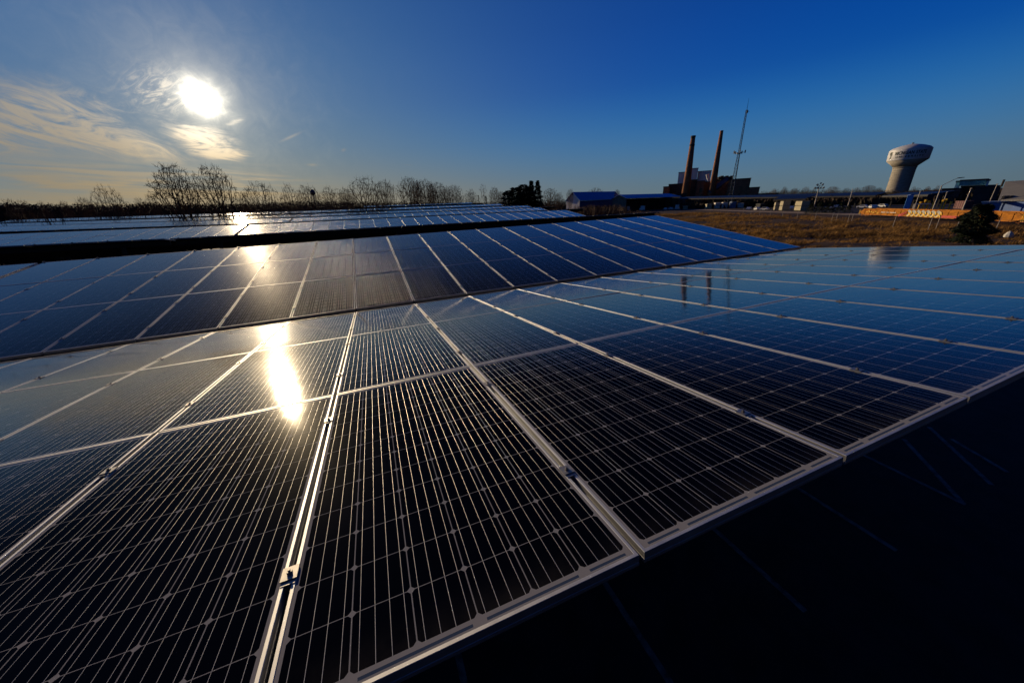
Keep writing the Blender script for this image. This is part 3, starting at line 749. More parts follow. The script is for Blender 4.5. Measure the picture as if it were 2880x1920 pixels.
def well_car(base, L, label, wl, hl):
    """local x along the car, y = -1 side faces the camera"""
    o = thing('rail_car', label, 'rail car', (base.x, base.y, ZR), RROT, 'orange rail cars on the track')
    side = -1 if (Matrix.Rotation(RROT, 3, 'Z') @ Vector((0, -1, 0))).dot(rper) > 0 else 1
    for sgn in (1, -1):
        mb = MB(); y = sgn*side*1.45
        prof = [(0, hl*.55), (1.8, hl), (L-1.8, hl), (L, hl*.55), (L-.3, hl*.42), (L-2.4, .42), (2.4, .42), (.3, hl*.42)]
        mb.prism([(x_, y-.06, z_) for x_, z_ in prof], (0, .12, 0))
        n_ = int(L/2.2)
        for i in range(1, n_): mb.box((L*i/n_, y+sgn*side*.10, (hl+.42)/2), (.10, .09, hl-.75))
        mb.box((L/2, y+sgn*side*.08, hl-.10), (L-4., .10, .16)); mb.box((L/2, y+sgn*side*.07, .50), (L-5.4, .10, .14))
        mb.build('side_sill', M['orange'], o)
    mb = MB(); mb.box((L/2, 0, .55), (L-3., 2.7, .12)); mb.box((L/2, 0, .75), (L-.4, .5, .35)); mb.build('underframe', M['rust'], o)
    for xe in (1.1, L-1.1):
        mb = MB(); mb.box((xe, 0, 1.15), (2.0, 2.7, .12)); mb.box((xe, 0, 1.55), (.08, 2.5, .7)); mb.build('end_platform', M['orange'], o)
        tr = MB(); tr.box((xe+.1*(1 if xe < L/2 else -1), 0, .55), (2.3, 2.2, .32)); tk = tr.build('bogie', M['rust'], o)
        for wx in (-.85, .85):
            for wy in (-.75, .75):
                w = MB(); w.tube((xe+wx, wy-.06, .46), (xe+wx, wy+.06, .46), .46, .46, 14, 0, True); w.build('wheel', M['rust'], tk)
    for xe, sg in ((0, -1), (L, 1)):
        mb = MB(); mb.box((xe+sg*.45, 0, .85), (.9, .3, .3)); mb.box((xe+sg*.95, .08, .85), (.3, .28, .34)); mb.build('coupler', M['rust'], o)
        mb = MB()
        for z_ in (.6, .95, 1.3, 1.65): mb.box((xe-sg*.35, side*1.62, z_), (.45, .05, .05))
        mb.box((xe-sg*.13, side*1.62, 1.15), (.04, .05, 1.3)); mb.box((xe-sg*.57, side*1.62, 1.15), (.04, .05, 1.3)); mb.build('ladder', M['yellow'], o)
    return o, side
L1 = (RB-RA).length*1.40
hl1 = px(2520, 587.5, math.hypot(*(gnd(2520, 611, ZR)-CAM).xy)).z - ZR
c1_, sd = well_car(RA, L1, 'long weathered orange rail car with yellow chevron graffiti, left of the conifer', L1, hl1)
R5 = random.Random(11)
ysd = sd*1.62
def spray(par, mat, strokes, w, name, y):
    mb = MB()
    for a, b in strokes:
        a, b = Vector((a[0], y, a[1])), Vector((b[0], y, b[1])); d = (b-a).normalized(); t = Vector((-d.z, 0, d.x))*(w/2)
        mb.prism([a-t, b-t, b+t, a+t], (0, sd*.01, 0))
    mb.build(name, mat, par)
g0 = L1*.40; gl = L1*.215; zl, zh = .55, hl1-.12
st1, st2 = [], []
for i in range(7):
    x_ = g0+gl*i/7
    st1 += [((x_, zl+.1), (x_+gl/9, (zl+zh)/2)), ((x_+gl/9, (zl+zh)/2), (x_+.1, zh-.1)), ((x_+.2, zh), (x_+gl/7, zh-.45))]
    st2 += [((x_+.25, zl), (x_+gl/8, zl+.55)), ((x_+gl/9, zh-.2), (x_+gl/7+.1, (zl+zh)/2-.1)), ((x_+.45, (zl+zh)/2+.1), (x_+gl/7, zl+.15))]
spray(c1_, M['graf_grey'], st1, .30, 'graffiti', ysd)
spray(c1_, M['yellow'], st2, .26, 'graffiti', ysd+sd*.012)
spray(c1_, M['graf_red'], [((g0-2.6, zl), (g0-.3, zh-.5)), ((g0-1.7, zl+.2), (g0-.5, zl+.9))], .55, 'graffiti', ysd+sd*.006)
spray(c1_, M['graf_red'], [((g0+gl+.3, zl+.25), (g0+gl+7, zl+.30))], .5, 'paint_stripe', ysd+sd*.006)
spray(c1_, M['stone'], [((L1*.20, zl+.75), (L1*.235, zl+.75)), ((L1*.243, zl+.75), (L1*.262, zl+.75)), ((L1*.27, zl+.75), (L1*.318, zl+.75))], .16, 'side_lettering', ysd)
spray(c1_, M['yellow'], [((L1*.07+i*.9, zl+.3+R5.random()*.8), (L1*.07+i*.9+.5, zl+.2+R5.random()*1.0)) for i in range(6)], .22, 'paint_patches', ysd)
C2 = RA + rdir*(L1+2.6)
c2_, _ = well_car(C2, 19., 'second orange rail car covered in green and red graffiti, right of the conifer', 19., hl1)
for mt, y_ in ((M['graf_green'], 0), (M['graf_red'], .012), (M['yellow'], .02), (M['stone'], .028)):
    st = []
    for i in range(9):
        x_ = 1.2+R5.random()*15; z_ = zl+R5.random()*(zh-zl); st.append(((x_, z_), (x_+R5.uniform(-.9, 1.2), min(zh, max(zl, z_+R5.uniform(-.9, .9))))))
    spray(c2_, mt, st, .32, 'graffiti', ysd+sd*y_)

# chain-link fence on the camera side of the track
fp = [(2180+a/6.5333, 500+b/6.5333, 2180+c/6.5333, 500+d/6.5333) for a, b, c, d in ((150, 740, 180, 645), (350, 770, 375, 650), (590, 800, 610, 655), (830, 830, 870, 650), (1130, 850, 1160, 665), (1430, 840, 1480, 670), (1745, 870, 1820, 690), (2120, 920, 2210, 700))] + [(2566, 647, 2580, 617), (2631, 650, 2646, 617), (2712, 655, 2728, 617), (2797, 662, 2820, 617)]
fo = thing('chain_link_fence', 'low wire fence with thin pale posts between dry grass and the rail cars', 'fence', (100, 45, -5.0))
fpts = []
for bx, by, tx, ty in fp:
    q = gnd(bx, by, -5.0); fpts.append(Vector((q.x-100, q.y-45, 0)))
# straighten onto one line
A_ = np.array([[p.x, p.y] for p in fpts]); k_ = np.polyfit(A_[:, 0], A_[:, 1], 2)
fpts = [Vector((p.x, float(np.polyval(k_, p.x)), 0)) for p in fpts]
fpts = [fpts[0]*2-fpts[1] + (fpts[0]-fpts[1])*i for i in (3, 2, 1, 0)] + fpts + [fpts[-1]*2-fpts[-2] + (fpts[-1]-fpts[-2])*i for i in (0, 1)]
for p in fpts:
    mb = MB(); mb.tube(p+Vector((0, 0, -.4)), p+Vector((0, 0, 2.2)), .045, .045, 6, 0, True); mb.tube(p+Vector((0, 0, 2.2)), p+Vector((.12, -.12, 2.5)), .03, .03, 5, 0, True)
    mb.build('post', M['pole'], fo)
mb = MB()
for a, b in zip(fpts, fpts[1:]):
    for z_ in (.1, .5, .9, 1.3, 1.7): mb.tube(a+Vector((0, 0, z_)), b+Vector((0, 0, z_)), .008, .008, 3)
    mb.tube(a+Vector((0, 0, 2.15)), b+Vector((0, 0, 2.15)), .022, .022, 4)
mb.build('wires', M['steel'], fo)
q = gnd(2834, 668, -4.95)
mb = MB(); mb.lathe((0, 0, 0), [(.05, 0), (.42, .1), (.45, .4), (.25, .75), (.05, .9)], 9)
o = mb.build('boulder', M['stone'], None, False, (q.x, q.y, -5.0)); tag(o, 'small pale boulder in the grass right of the conifer', 'rock')

# ------------------------------------------------------------------ poles and lamps
def pole_thing(name, xb, yb, xt, yt, d, label, kind, grp=None, r=.13, zb=-5.0):
    b = px(xb, yb, d); t = px(xt, yt, d); o = thing(name, label, 'pole' if kind == 'plain' else 'light', (b.x, b.y, zb), 0, grp)
    H = t.z-zb
    mb = MB(); mb.tube((0, 0, 0), (0, 0, H), r, r*.7, 8, 0, True); mb.build('shaft', M['pole'], o)
    vr = Vector((RGT.x, RGT.y, 0)).normalized(); vf = Vector((-vr.y, vr.x, 0))
    if kind == 'flood':
        mb = MB(); mb.tube(vr*-1.6+Vector((0, 0, H)), vr*1.9+Vector((0, 0, H)), .07, .07, 6); mb.tube(vr*-1.0+Vector((0, 0, H+1.1)), vr*1.4+Vector((0, 0, H+1.1)), .07, .07, 6); mb.tube((0, 0, H), (0, 0, H+1.6), .08, .06, 6); mb.build('crossarm', M['lattice'], o)
        for dx_, z_ in ((-1.5, .35), (-.4, .4), (.7, .4), (1.8, .35), (-.9, 1.5), (1.2, 1.55), (.3, 2.0)):
            mb = MB(); mb.box(vr*dx_+Vector((0, 0, H+z_)), (.75, .45, .6), Matrix.Rotation(.4+dx_*.3, 3, 'Z') @ Matrix.Rotation(.5, 3, 'X')); mb.build('floodlight', M['lattice'], o)
    if kind == 'arm':
        mb = MB(); a = Vector((0, 0, H)); p1 = vr*2.6+Vector((0, 0, H+1.35)); p2 = vr*3.6+Vector((0, 0, H+1.65))
        mb.tube(a, p1, .07, .06, 6); mb.tube(p1, p2, .06, .05, 6); mb.build('arm', M['pole'], o)
        mb = MB(); mb.prism([p2+vr*-.1+Vector((0, -.16, -.08)), p2+vr*1.3+Vector((0, -.16, .05)), p2+vr*1.3+Vector((0, -.16, .18)), p2+vr*-.1+Vector((0, -.16, .16))], (0, .32, 0)); mb.build('lamp_head', M['lattice'], o)
    if kind == 'plain':
        mb = MB(); mb.box((0, 0, H+.12), (.34, .34, .24)); mb.build('cap', M['pole'], o)
    return o
pole_thing('floodlight_pole', 2286, 595, 2304, 531, 196, 'pole with a cluster of floodlights left of the water tower', 'flood', None, .20)
pole_thing('utility_pole', 2387, 572, 2397, 533, 215, 'bare pole midway between the floodlight pole and the water tower', 'plain', 'plain poles in the yard', .20)
pole_thing('street_lamp', 2624, 588, 2651, 522, 150, 'tall street lamp with a curved arm right of the water tower', 'arm', None, .17)
pole_thing('utility_pole', 2578, 568, 2591, 540, 180, 'short pale pole directly below the right edge of the water tower', 'plain', 'plain poles in the yard', .17)
pole_thing('utility_pole', 2658, 556, 2665, 541, 215, 'tiny pale pole right of the street lamp shaft', 'plain', 'plain poles in the yard', .17)
pole_thing('utility_pole', 2718, 563, 2732, 531, 175, 'pale pole in front of the teal glass box building', 'plain', 'plain poles in the yard', .17)
pole_thing('utility_pole', 2789, 555, 2808, 519, 190, 'thin grey pole in front of the grey ribbed roof', 'plain', 'plain poles in the yard', .13)
# lattice radio mast
def mast():
    d = 470; b = px(2066, 503, d); zt = px(2100, 309.5, d).z; H = zt+5; 
    o = thing('radio_mast', 'slim lattice radio mast right of the two chimneys', 'mast', (b.x, b.y, -5.))
    zp = px(2078, 431, d).z+5
    def lat(z0, z1, w0, w1, n, name, r):
        mb = MB()
        for i in range(n):
            a, c = z0+(z1-z0)*i/n, z0+(z1-z0)*(i+1)/n; wa, wc = w0+(w1-w0)*i/n, w0+(w1-w0)*(i+1)/n
            for k in range(3):
                A = Vector((math.cos(k*2.094)*wa, math.sin(k*2.094)*wa, a)); B = Vector((math.cos((k+1)*2.094)*wc, math.sin((k+1)*2.094)*wc, c)); C_ = Vector((math.cos(k*2.094)*wc, math.sin(k*2.094)*wc, c))
                mb.tube(A, C_, r, r, 4); mb.tube(A, B, r*.6, r*.6, 3); mb.tube(C_, B, r*.5, r*.5, 3)
        mb.build(name, M['lattice'], o)
    lat(0, zp, 2.6, 1.25, 14, 'lower_lattice', .30); lat(zp, H, 1.0, .8, 16, 'upper_lattice', .24)
    mb = MB(); mb.lathe((0, 0, zp-.5), [(2.2, 0), (2.6, .3), (2.6, .7), (1.2, .9)], 12); mb.build('platform', M['pole'], o)
    for a in (0.2, 1.4, 2.7, 3.9, 5.2):
        mb = MB(); mb.tube((math.cos(a)*1.5, math.sin(a)*1.5, zp+.4), (math.cos(a)*5.2, math.sin(a)*5.2, zp+.5), .16, .16, 4); mb.box((math.cos(a)*5.2, math.sin(a)*5.2, zp+1.0), (.8, .8, 2.6)); mb.build('antenna', M['lattice'], o)
    mb = MB(); mb.tube((0, 0, H), (0, 0, H+10), .22, .08, 5); mb.build('whip_antenna', M['lattice'], o)
    mb = MB(); mb.box((.9, 0, H-1.5), (1.2, 1.2, 2.2)); mb.tube((0, 0, H-1), (4, 0, H-1.2), .12, .12, 4); mb.build('top_antenna', M['lattice'], o)
mast()

# ------------------------------------------------------------------ the big water tower with its lettering
def font_mesh(txt, size, spacing=1.0):
    cu = bpy.data.curves.new('lettering', 'FONT'); cu.body = txt; cu.size = size; cu.align_x = 'CENTER'; cu.space_character = spacing; cu.offset = size*.035
    ob = bpy.data.objects.new('lettering', cu); COL.objects.link(ob)
    me = bpy.data.meshes.new_from_object(ob.evaluated_get(bpy.context.evaluated_depsgraph_get()))
    bpy.data.objects.remove(ob); bpy.data.curves.remove(cu); return me
def water_tower():
    d = 620
    def z_(x, y): return px(x, y, d).z+5
    def hw(xa, ya, xb, yb): return (px(xa, ya, d)-px(xb, yb, d)).length/2
    b = px(2545, 470, d)
    o = thing('water_tower', 'big white water tower with dark lettering round its tank', 'water tower', (b.x, b.y, -5.))
    r0, r1 = hw(2488, 538, 2553.5, 537), hw(2509, 473, 2578, 469); r2 = hw(2494, 455, 2616, 447); r3 = hw(2503, 424, 2628, 416)
    z1 = z_(2544, 471); z2 = z_(2555, 451); z3 = z_(2566, 420); z4 = z_(2574, 405)
    mb = MB(); mb.lathe((0, 0, 0), [(r0*1.05, 0), (r0, z1*.25), (r1*.985, z1*.9), (r1, z1-.6)], 40)
    for i in range(1, 12):
        mb.lathe((0, 0, 0), [(r0+(r1-r0)*i/12+.02, z1*i/12), (r0+(r1-r0)*i/12+.16, z1*i/12+.12), (r0+(r1-r0)*i/12+.02, z1*i/12+.24)], 40)
    mb.build('shaft', M['concrete'], o, True)
    mb = MB(); mb.lathe((0, 0, 0), [(r1*1.03, z1-.6), (r1*1.03, z1+.5), (r1*1.0, z1+.6)], 40); mb.build('collar', M['concrete'], o, True)
    mb = MB(); mb.lathe((0, 0, 0), [(r1, z1+.55), (r1*1.25, z1+(z2-z1)*.42), (r2*.985, z2-.02)], 48); mb.build('cone', M['concrete'], o, True)
    mb = MB(); mb.lathe((0, 0, 0), [(r2*.99, z2), (r2, z2+.4), (r3, z3-.5), (r3*.99, z3), (r3*.86, z3+(z4-z3)*.38), (r3*.55, z3+(z4-z3)*.75), (r3*.2, z4), (.3, z4+.1)], 64); tk = mb.build('tank', M['white_steel'], o, False)
    for p_ in tk.data.polygons: p_.use_smooth = len(p_.vertices) == 4
    mb = MB(); mb.tube((0, 0, z4), (0, 0, z4+1.6), .8, .7, 10, 0, True); mb.tube((3, 0, z4-.4), (3, 0, z4+2.2), .12, .1, 5); mb.build('vent', M['lattice'], o)
    e = Vector((CAM.x-b.x, CAM.y-b.y, 0)).normalized(); rt = Vector((-e.y, e.x, 0))
    if rt.dot(RGT) < 0: rt = -rt
    def wrap(me, th0, zc, half):
        xs = [v.co.x for v in me.vertices]; mx = max(abs(min(xs)), abs(max(xs)))
        for v in me.vertices:
            th = th0 + v.co.x/mx*half; z = zc+v.co.y; rr_ = r2+(r3-r2)*max(0, min(1, (z-z2)/(z3-z2))) + .07 + v.co.z
            q = e*(math.cos(th)*rr_) + rt*(math.sin(th)*rr_); v.co = (q.x, q.y, z)
    hh_ = z3-z2
    for txt, size, sp, zc, half in (('MICHIGAN STATE', hh_*.40, 1.06, z2+hh_*.50, rad(44)), ('UNIVERSITY', hh_*.22, 1.5, z2+hh_*.22, rad(40))):
        me = font_mesh(txt, size, sp); wrap(me, rad(3), zc, half); me.materials.append(M['dark_letters']); link('lettering', me, o)
    # helmet emblem: plume, dome and cheek guard outline
    out = [(-.55, .35), (-.35, .62), (.0, .80), (.42, .78), (.62, .62), (.30, .58), (.42, .30), (.40, -.05), (.22, -.18), (.30, -.42), (.12, -.80), (-.22, -.86), (-.10, -.40), (-.02, -.12), (-.26, .02), (-.30, .25)]
    mb = MB(); mb.add([(x_, y_, 0) for x_, y_ in out], [tuple(range(len(out)))]); me = mb.mesh('emblem', M['dark_letters'])
    import bmesh as _bm
    bm = _bm.new(); bm.from_mesh(me); _bm.ops.triangulate(bm, faces=bm.faces[:]); bm.to_mesh(me); bm.free()
    for v in me.vertices: v.co.y *= hh_*.40
    wrap(me, rad(-57), z2+hh_*.52, rad(9)); link('emblem', me, o)
water_tower()

# small far tank on legs
def small_tank():
    d = 380; b = px(880, 545, d); z0 = px(880, 546.5, d).z+5; z1 = px(879, 532, d).z+5; r = (px(872.5, 540, d)-px(887.5, 540, d)).length/2
    o = thing('distant_water_tank', 'tiny dark water tank on legs between the left bare trees', 'water tower', (b.x, b.y, -5))
    mb = MB(); mb.lathe((0, 0, 0), [(r*.3, z0-r*.5), (r*.8, z0-r*.1), (r, z0+.2), (r, z0+(z1-z0)*.55), (r*.5, z1-.6), (.2, z1)], 20); mb.build('tank', M['lattice'], o, True)
    for k in range(4):
        a = .5+k*math.pi/2; mb = MB(); mb.tube((math.cos(a)*r*1.1, math.sin(a)*r*1.1, 0), (math.cos(a)*r*.85, math.sin(a)*r*.85, z0+.5), .2, .2, 5); mb.build('leg', M['lattice'], o)
    mb = MB(); mb.tube((0, 0, 0), (0, 0, z0), .35, .35, 8); mb.build('riser', M['lattice'], o)
small_tank()

# ------------------------------------------------------------------ power plant
def slab(par, xl, xr, yt, d, depth, mat, name, zb=-5., rows=0, roofmat=None):
    """block whose front runs between two bearings at distance d and whose top reaches the given height line"""
    a, b = px(xl, yt, d), px(xr, yt, d); zt = px((xl+xr)/2, yt, d).z
    loc = par.location; v = (b-a); v.z = 0; w = v.length; v.normalize(); n = Vector((-v.y, v.x, 0))
    if n.dot(a-CAM) < 0: n = -n
    A = Vector((a.x, a.y, zb))-loc
    mb = MB(); mb.prism([A, A+v*w, A+v*w+n*depth, A+n*depth], (0, 0, zt-zb))
    o = mb.build(name, mat, par)
    mb = MB(); mb.prism([A-v*.3-n*.3+Vector((0, 0, zt-zb+.003)), A+v*(w+.3)-n*.3+Vector((0, 0, zt-zb+.003)), A+v*(w+.3)+n*(depth+.3)+Vector((0, 0, zt-zb+.003)), A-v*.3+n*(depth+.3)+Vector((0, 0, zt-zb+.003))], (0, 0, .7))
    mb.build('parapet', roofmat or M['dark'], o)
    for r_ in range(rows):
        zz = (zt-zb)*(.25+.6*r_/max(1, rows))
        for k in range(int(w/7)):
            mb = MB(); p = A+v*(4+k*7.)-n*.04+Vector((0, 0, zz)); mb.prism([p, p+v*2.6, p+v*2.6+Vector((0, 0, 4)), p+Vector((0, 0, 4))], -n*.05); mb.build('window', M['window'], o)
    return o
pc = px(1990, 540, 520)
pp = thing('power_plant', 'dark brick power plant block at the foot of the two tall chimneys', 'power plant', (pc.x, pc.y, -5.))
slab(pp, 1866, 1884, 526, 515, 30, M['brick'], 'side_wing', rows=1)
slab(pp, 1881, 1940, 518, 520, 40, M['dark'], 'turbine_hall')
slab(pp, 1909, 1944, 485, 560, 30, M['greyclad'], 'boiler_house')
slab(pp, 1943, 1964, 474.5, 556, 26, M['greyclad'], 'stair_tower')
slab(pp, 1963.5, 2001, 482, 560, 34, M['greyclad'], 'boiler_house')
slab(pp, 1939.5, 1961, 507, 512, 30, M['dark'], 'brick_block')
slab(pp, 1960.5, 1983, 510, 505, 26, M['brick'], 'brick_block', rows=2)
slab(pp, 1982.5, 2051, 510.5, 525, 40, M['brick'], 'main_hall')
slab(pp, 2016, 2040, 503, 535, 20, M['dark'], 'roof_plant')
slab(pp, 2050.5, 2112, 504, 500, 45, M['brick'], 'main_hall', rows=2)
slab(pp, 2107, 2137, 528, 492, 30, M['brick'], 'low_wing', rows=1)
a_, b_ = px(1994, 543, 498)-pp.location, px(2046, 505, 512)-pp.location
mb = MB(); mb.tube(a_, b_, 3.2, 3.2, 4); mb.build('conveyor', M['lattice'], pp)
mb = MB()
for i in range(9):
    p = px(2021+i*4.5, 502, 533)-pp.location; mb.box(p+Vector((0, 0, .5)), (2.5, 2.5, 2.+1.5*(i % 3)))
mb.build('roof_vents', M['dark'], pp)
a_, b_ = px(1989, 490, 505)-pp.location, px(1994, 510, 505)-pp.location
mb = MB(); mb.tube(a_, b_, 1.6, 1.6, 8); mb.build('duct', M['white_steel'], pp)
def chimney(xb, yb, wb, xt, yt, wt, d, label, cap):
    b = px((xb+xt)/2, yb, d); zt = px(xt, yt, d).z+5
    rb = (px(xb-wb/2, yb, d)-px(xb+wb/2, yb, d)).length/2; rt = (px(xt-wt/2, yt, d)-px(xt+wt/2, yt, d)).length/2
    zbv = px(xb, yb, d).z+5; rg = rb+(rb-rt)*zbv/(zt-zbv)
    o = thing('chimney', label, 'chimney', (px(xb, yb, d).x*.5+px(xt, yt, d).x*.5, px(xb, yb, d).y*.5+px(xt, yt, d).y*.5, -5.), 0, 'power plant chimneys')
    mb = MB(); mb.lathe((0, 0, 0), [(rg, 0), (rt, zt-1)], 28); mb.build('stack', M['brick'], o, True)
    mb = MB()
    if cap: mb.lathe((0, 0, 0), [(rt, zt-11.5), (rt*1.22, zt-10), (rt*1.22, zt-8.8), (rt*1.03, zt-8), (rt*1.03, zt-2.2), (rt*1.14, zt-1.6), (rt*1.14, zt), (rt*.85, zt+.02)], 28)
    else: mb.lathe((0, 0, 0), [(rt, zt-1.2), (rt*1.04, zt-1), (rt*1.04, zt), (rt*.85, zt+.02)], 28)
    mb.build('rim', M['dark'] if cap else M['brick'], o, True)
chimney(1931, 521, 22, 1950.5, 382, 12.5, 498, 'left brick chimney, the shorter one with a flared rim', True)
chimney(2006, 511, 19, 2031, 367.5, 9.5, 500, 'right brick chimney, the taller slimmer one', False)

# ------------------------------------------------------------------ barn, shed, long canopy, buildings on the right
def gable(name, label, cat, xl, xr, yridge, yeave, d, dr, depth, roof, wall, gablemat, zb=-5., gx=None, group=None, post=False, hip=0.):
    a, b = px(xl, yridge, d), px(xr, yridge, dr); zr = (px((xl+xr)/2, yridge, (d+dr)/2).z); ze = px((xl+xr)/2, yeave, (d+dr)/2-depth/2).z
    o = thing(name, label, cat, ((a.x+b.x)/2, (a.y+b.y)/2, zb), 0, group); loc = o.location
    v = b-a; v.z = 0; L = v.length; v.normalize(); n = Vector((-v.y, v.x, 0))
    if n.dot(a-CAM) > 0: n = -n                                    # n points to the camera
    hd = depth/2; A = Vector((a.x, a.y, 0))-Vector((loc.x, loc.y, 0)); R_, E_ = zr-zb, ze-zb
    over = .8
    rf = MB()
    for sg in (1, -1):
        e0 = A - v*over + n*sg*(hd+over) + Vector((0, 0, E_-.15)); r0 = A - v*(over-hip*0) + Vector((0, 0, R_)); 
        e1 = A + v*(L+over) + n*sg*(hd+over) + Vector((0, 0, E_-.15)); r1 = A + v*(L+over-hip) + Vector((0, 0, R_))
        up = Vector((0, 0, .18))
        vs = [e0, e1, r1, r0]; rf.add(vs+[p+up for p in vs], [(0, 1, 2, 3), (7, 6, 5, 4), (0, 4, 5, 1), (1, 5, 6, 2), (3, 2, 6, 7), (0, 3, 7, 4)])
    rf.build('roof', roof, o)
    for end in (0, L):
        g = MB(); q = A+v*(end+(.03 if end else -.03))
        g.prism([q+n*hd, q+n*hd+Vector((0, 0, E_-.2)), q+Vector((0, 0, R_-.1)), q-n*hd+Vector((0, 0, E_-.2)), q-n*hd], v*(-.25 if end else .25)); g.build('gable_wall', gablemat, o)
    w = MB(); q = A - n*(hd-.1); w.prism([q, q+v*L, q+v*L+Vector((0, 0, E_-.3)), q+Vector((0, 0, E_-.3))], n*.2); w.build('back_wall', wall, o)
    if post:
        for i in range(9):
            p = A+v*(L*(i+.5)/9)+n*(hd-.2); m_ = MB(); m_.box(p+Vector((0, 0, (E_-.3)/2)), (.3, .3, E_-.3)); m_.build('post', M['dark'], o)
    else:
        w = MB(); q = A + n*(hd-.1); w.prism([q, q+v*L, q+v*L+Vector((0, 0, E_-.3)), q+Vector((0, 0, E_-.3))], -n*.2); fw = w.build('front_wall', wall, o)
        for i in range(6):
            p = A+v*(L*(i+.6)/6.4)+n*(hd+.02)+Vector((0, 0, E_*.3)); m_ = MB(); m_.prism([p, p+v*1.6, p+v*1.6+Vector((0, 0, 1.6)), p+Vector((0, 0, 1.6))], n*.06); m_.build('window', M['window'], fw)
    return o
gable('blue_barn', 'large barn with a steep blue metal roof and pale gable end', 'barn', 1612, 1728, 540, 562.5, 290, 322, 15., M['blue_roof'], M['blue_paint'], M['palewall'])
gable('open_shed', 'long low open shed with a blue roof and olive gable, right of the barn', 'shed', 1743, 1893, 546.5, 556, 285, 335, 13., M['blue_roof'], M['dark'], M['olive'], -5., None, None, True, 6.)

def long_canopy(name, label, xl, xr, yl, yr, dl, dr, drop, depth):
    a, b = px(xl, yl, dl), px(xr, yr, dr)
    o = thing(name, label, 'solar carport', ((a.x+b.x)/2, (a.y+b.y)/2, -5.), 0, 'distant dark solar canopies on the right')
    loc = o.location; v = b-a; n = Vector((-v.y, v.x, 0)).normalized()
    if n.dot(a-CAM) > 0: n = -n
    A, B = a-loc, b-loc; dn = n*depth + Vector((0, 0, -drop)); up = Vector((0, 0, .25))
    mb = MB(); vs = [A, B, B+dn, A+dn]; mb.add(vs+[p-up for p in vs], [(0, 1, 2, 3), (7, 6, 5, 4), (0, 4, 5, 1), (1, 5, 6, 2), (2, 6, 7, 3), (3, 7, 4, 0)]); mb.build('panel_roof', M['pvroof'], o)
    k = int(v.length/9)
    for i in range(k+1):
        p = A.lerp(B, i/k)+dn*.5; m_ = MB(); m_.box((p.x, p.y, (p.z)/2), (.45, .45, p.z)); m_.box(p-Vector((0, 0, .5)), (.35, depth*.8, .5), Matrix.Rotation(math.atan2(n.y, n.x)-math.pi/2, 3, 'Z')); m_.build('post', M['dark'], o)
    m_ = MB(); m_.prism([A+dn-up*1.01, B+dn-up*1.01, B+dn-up*3.2, A+dn-up*3.2], n*.15); m_.build('fascia', M['dark'], o)
long_canopy('solar_carport', 'long dark solar canopy stretching from the power plant to below the water tower', 1930, 2500, 553, 539.5, 330, 255, 1.2, 9.)
long_canopy('solar_carport', 'short dark solar canopy right of the water tower foot', 2548, 2690, 541, 536, 250, 232, 1.0, 9.)
long_canopy('solar_carport', 'short teal tinted canopy in front of the long dark one', 2200, 2292, 551, 548.5, 250, 243, 1.4, 7.)

def hall_right():
    d = 175; c = px(2850, 540, d)
    o = thing('ribbed_roof_hall', 'grey hall with a big ribbed roof and blue wall at the right picture edge', 'building', (c.x, c.y, -5.))
    loc = o.location; a = px(2806, 566, d)-loc; b = px(3080, 560, d-10)-loc; a2 = px(2826, 514, d+16)-loc; b2 = px(3080, 498, d+10)-loc
    a.z = px(2812, 566, d).z+5; b.z = a.z
    mb = MB(); vs = [a, b, b2, a2]; up = Vector((0, 0, .35)); mb.add(vs+[p+up for p in vs], [(0, 1, 2, 3), (7, 6, 5, 4), (0, 4, 5, 1), (1, 5, 6, 2), (2, 6, 7, 3), (3, 7, 4, 0)]); mb.build('roof', M['slate'], o)
    mb = MB(); w = (b-a).normalized(); nn = Vector((-w.y, w.x, 0)); nn = -nn if nn.dot(a+loc-CAM) > 0 else nn
    q = a-nn*.6; q2 = b-nn*.6; mb.prism([Vector((q.x, q.y, 0)), Vector((q2.x, q2.y, 0)), Vector((q2.x, q2.y, a.z-.05)), Vector((q.x, q.y, a.z-.05))], -nn*.3); mb.build('front_wall', M['blue_paint'], o)
    mb = MB(); mb.prism([Vector((q.x, q.y, 0))-nn*.3, Vector((q.x, q.y, a.z-.1))-nn*.3, a2-nn*.3-Vector((0, 0, .1)), Vector((a2.x, a2.y, 0))-nn*.3], w*.3); mb.build('side_wall', M['dark'], o)
    mb = MB(); p = px(2760, 567, d-3)-loc; p2 = px(2812, 572, d-3)-loc; p.z = p2.z = a.z-.2; mb.prism([p, p2, p2-nn*6, p-nn*6], (0, 0, .3)); lean = mb.build('lean_to_roof', M['white_steel'], o)
    mb = MB(); mb.prism([Vector((p.x, p.y, 0))-nn*.4, Vector((p2.x, p2.y, 0))-nn*.4, p2-nn*.4-Vector((0, 0, .05)), p-nn*.4-Vector((0, 0, .05))], -nn*.2); mb.build('lean_to_wall', M['blue_paint'], lean)
    mb = MB(); p = px(2838, 557, d+2)-loc; p.z = a.z+.8; mb.box(p, (4.5, 1.5, 1.2)); mb.build('roof_unit', M['dark'], o)
    mb = MB(); p = px(2822, 511, d+17)-loc; mb.tube((p.x, p.y, p.z-1.5), (p.x, p.y, p.z+.6), .25, .25, 6); mb.build('vent', M['dark'], o)
hall_right()
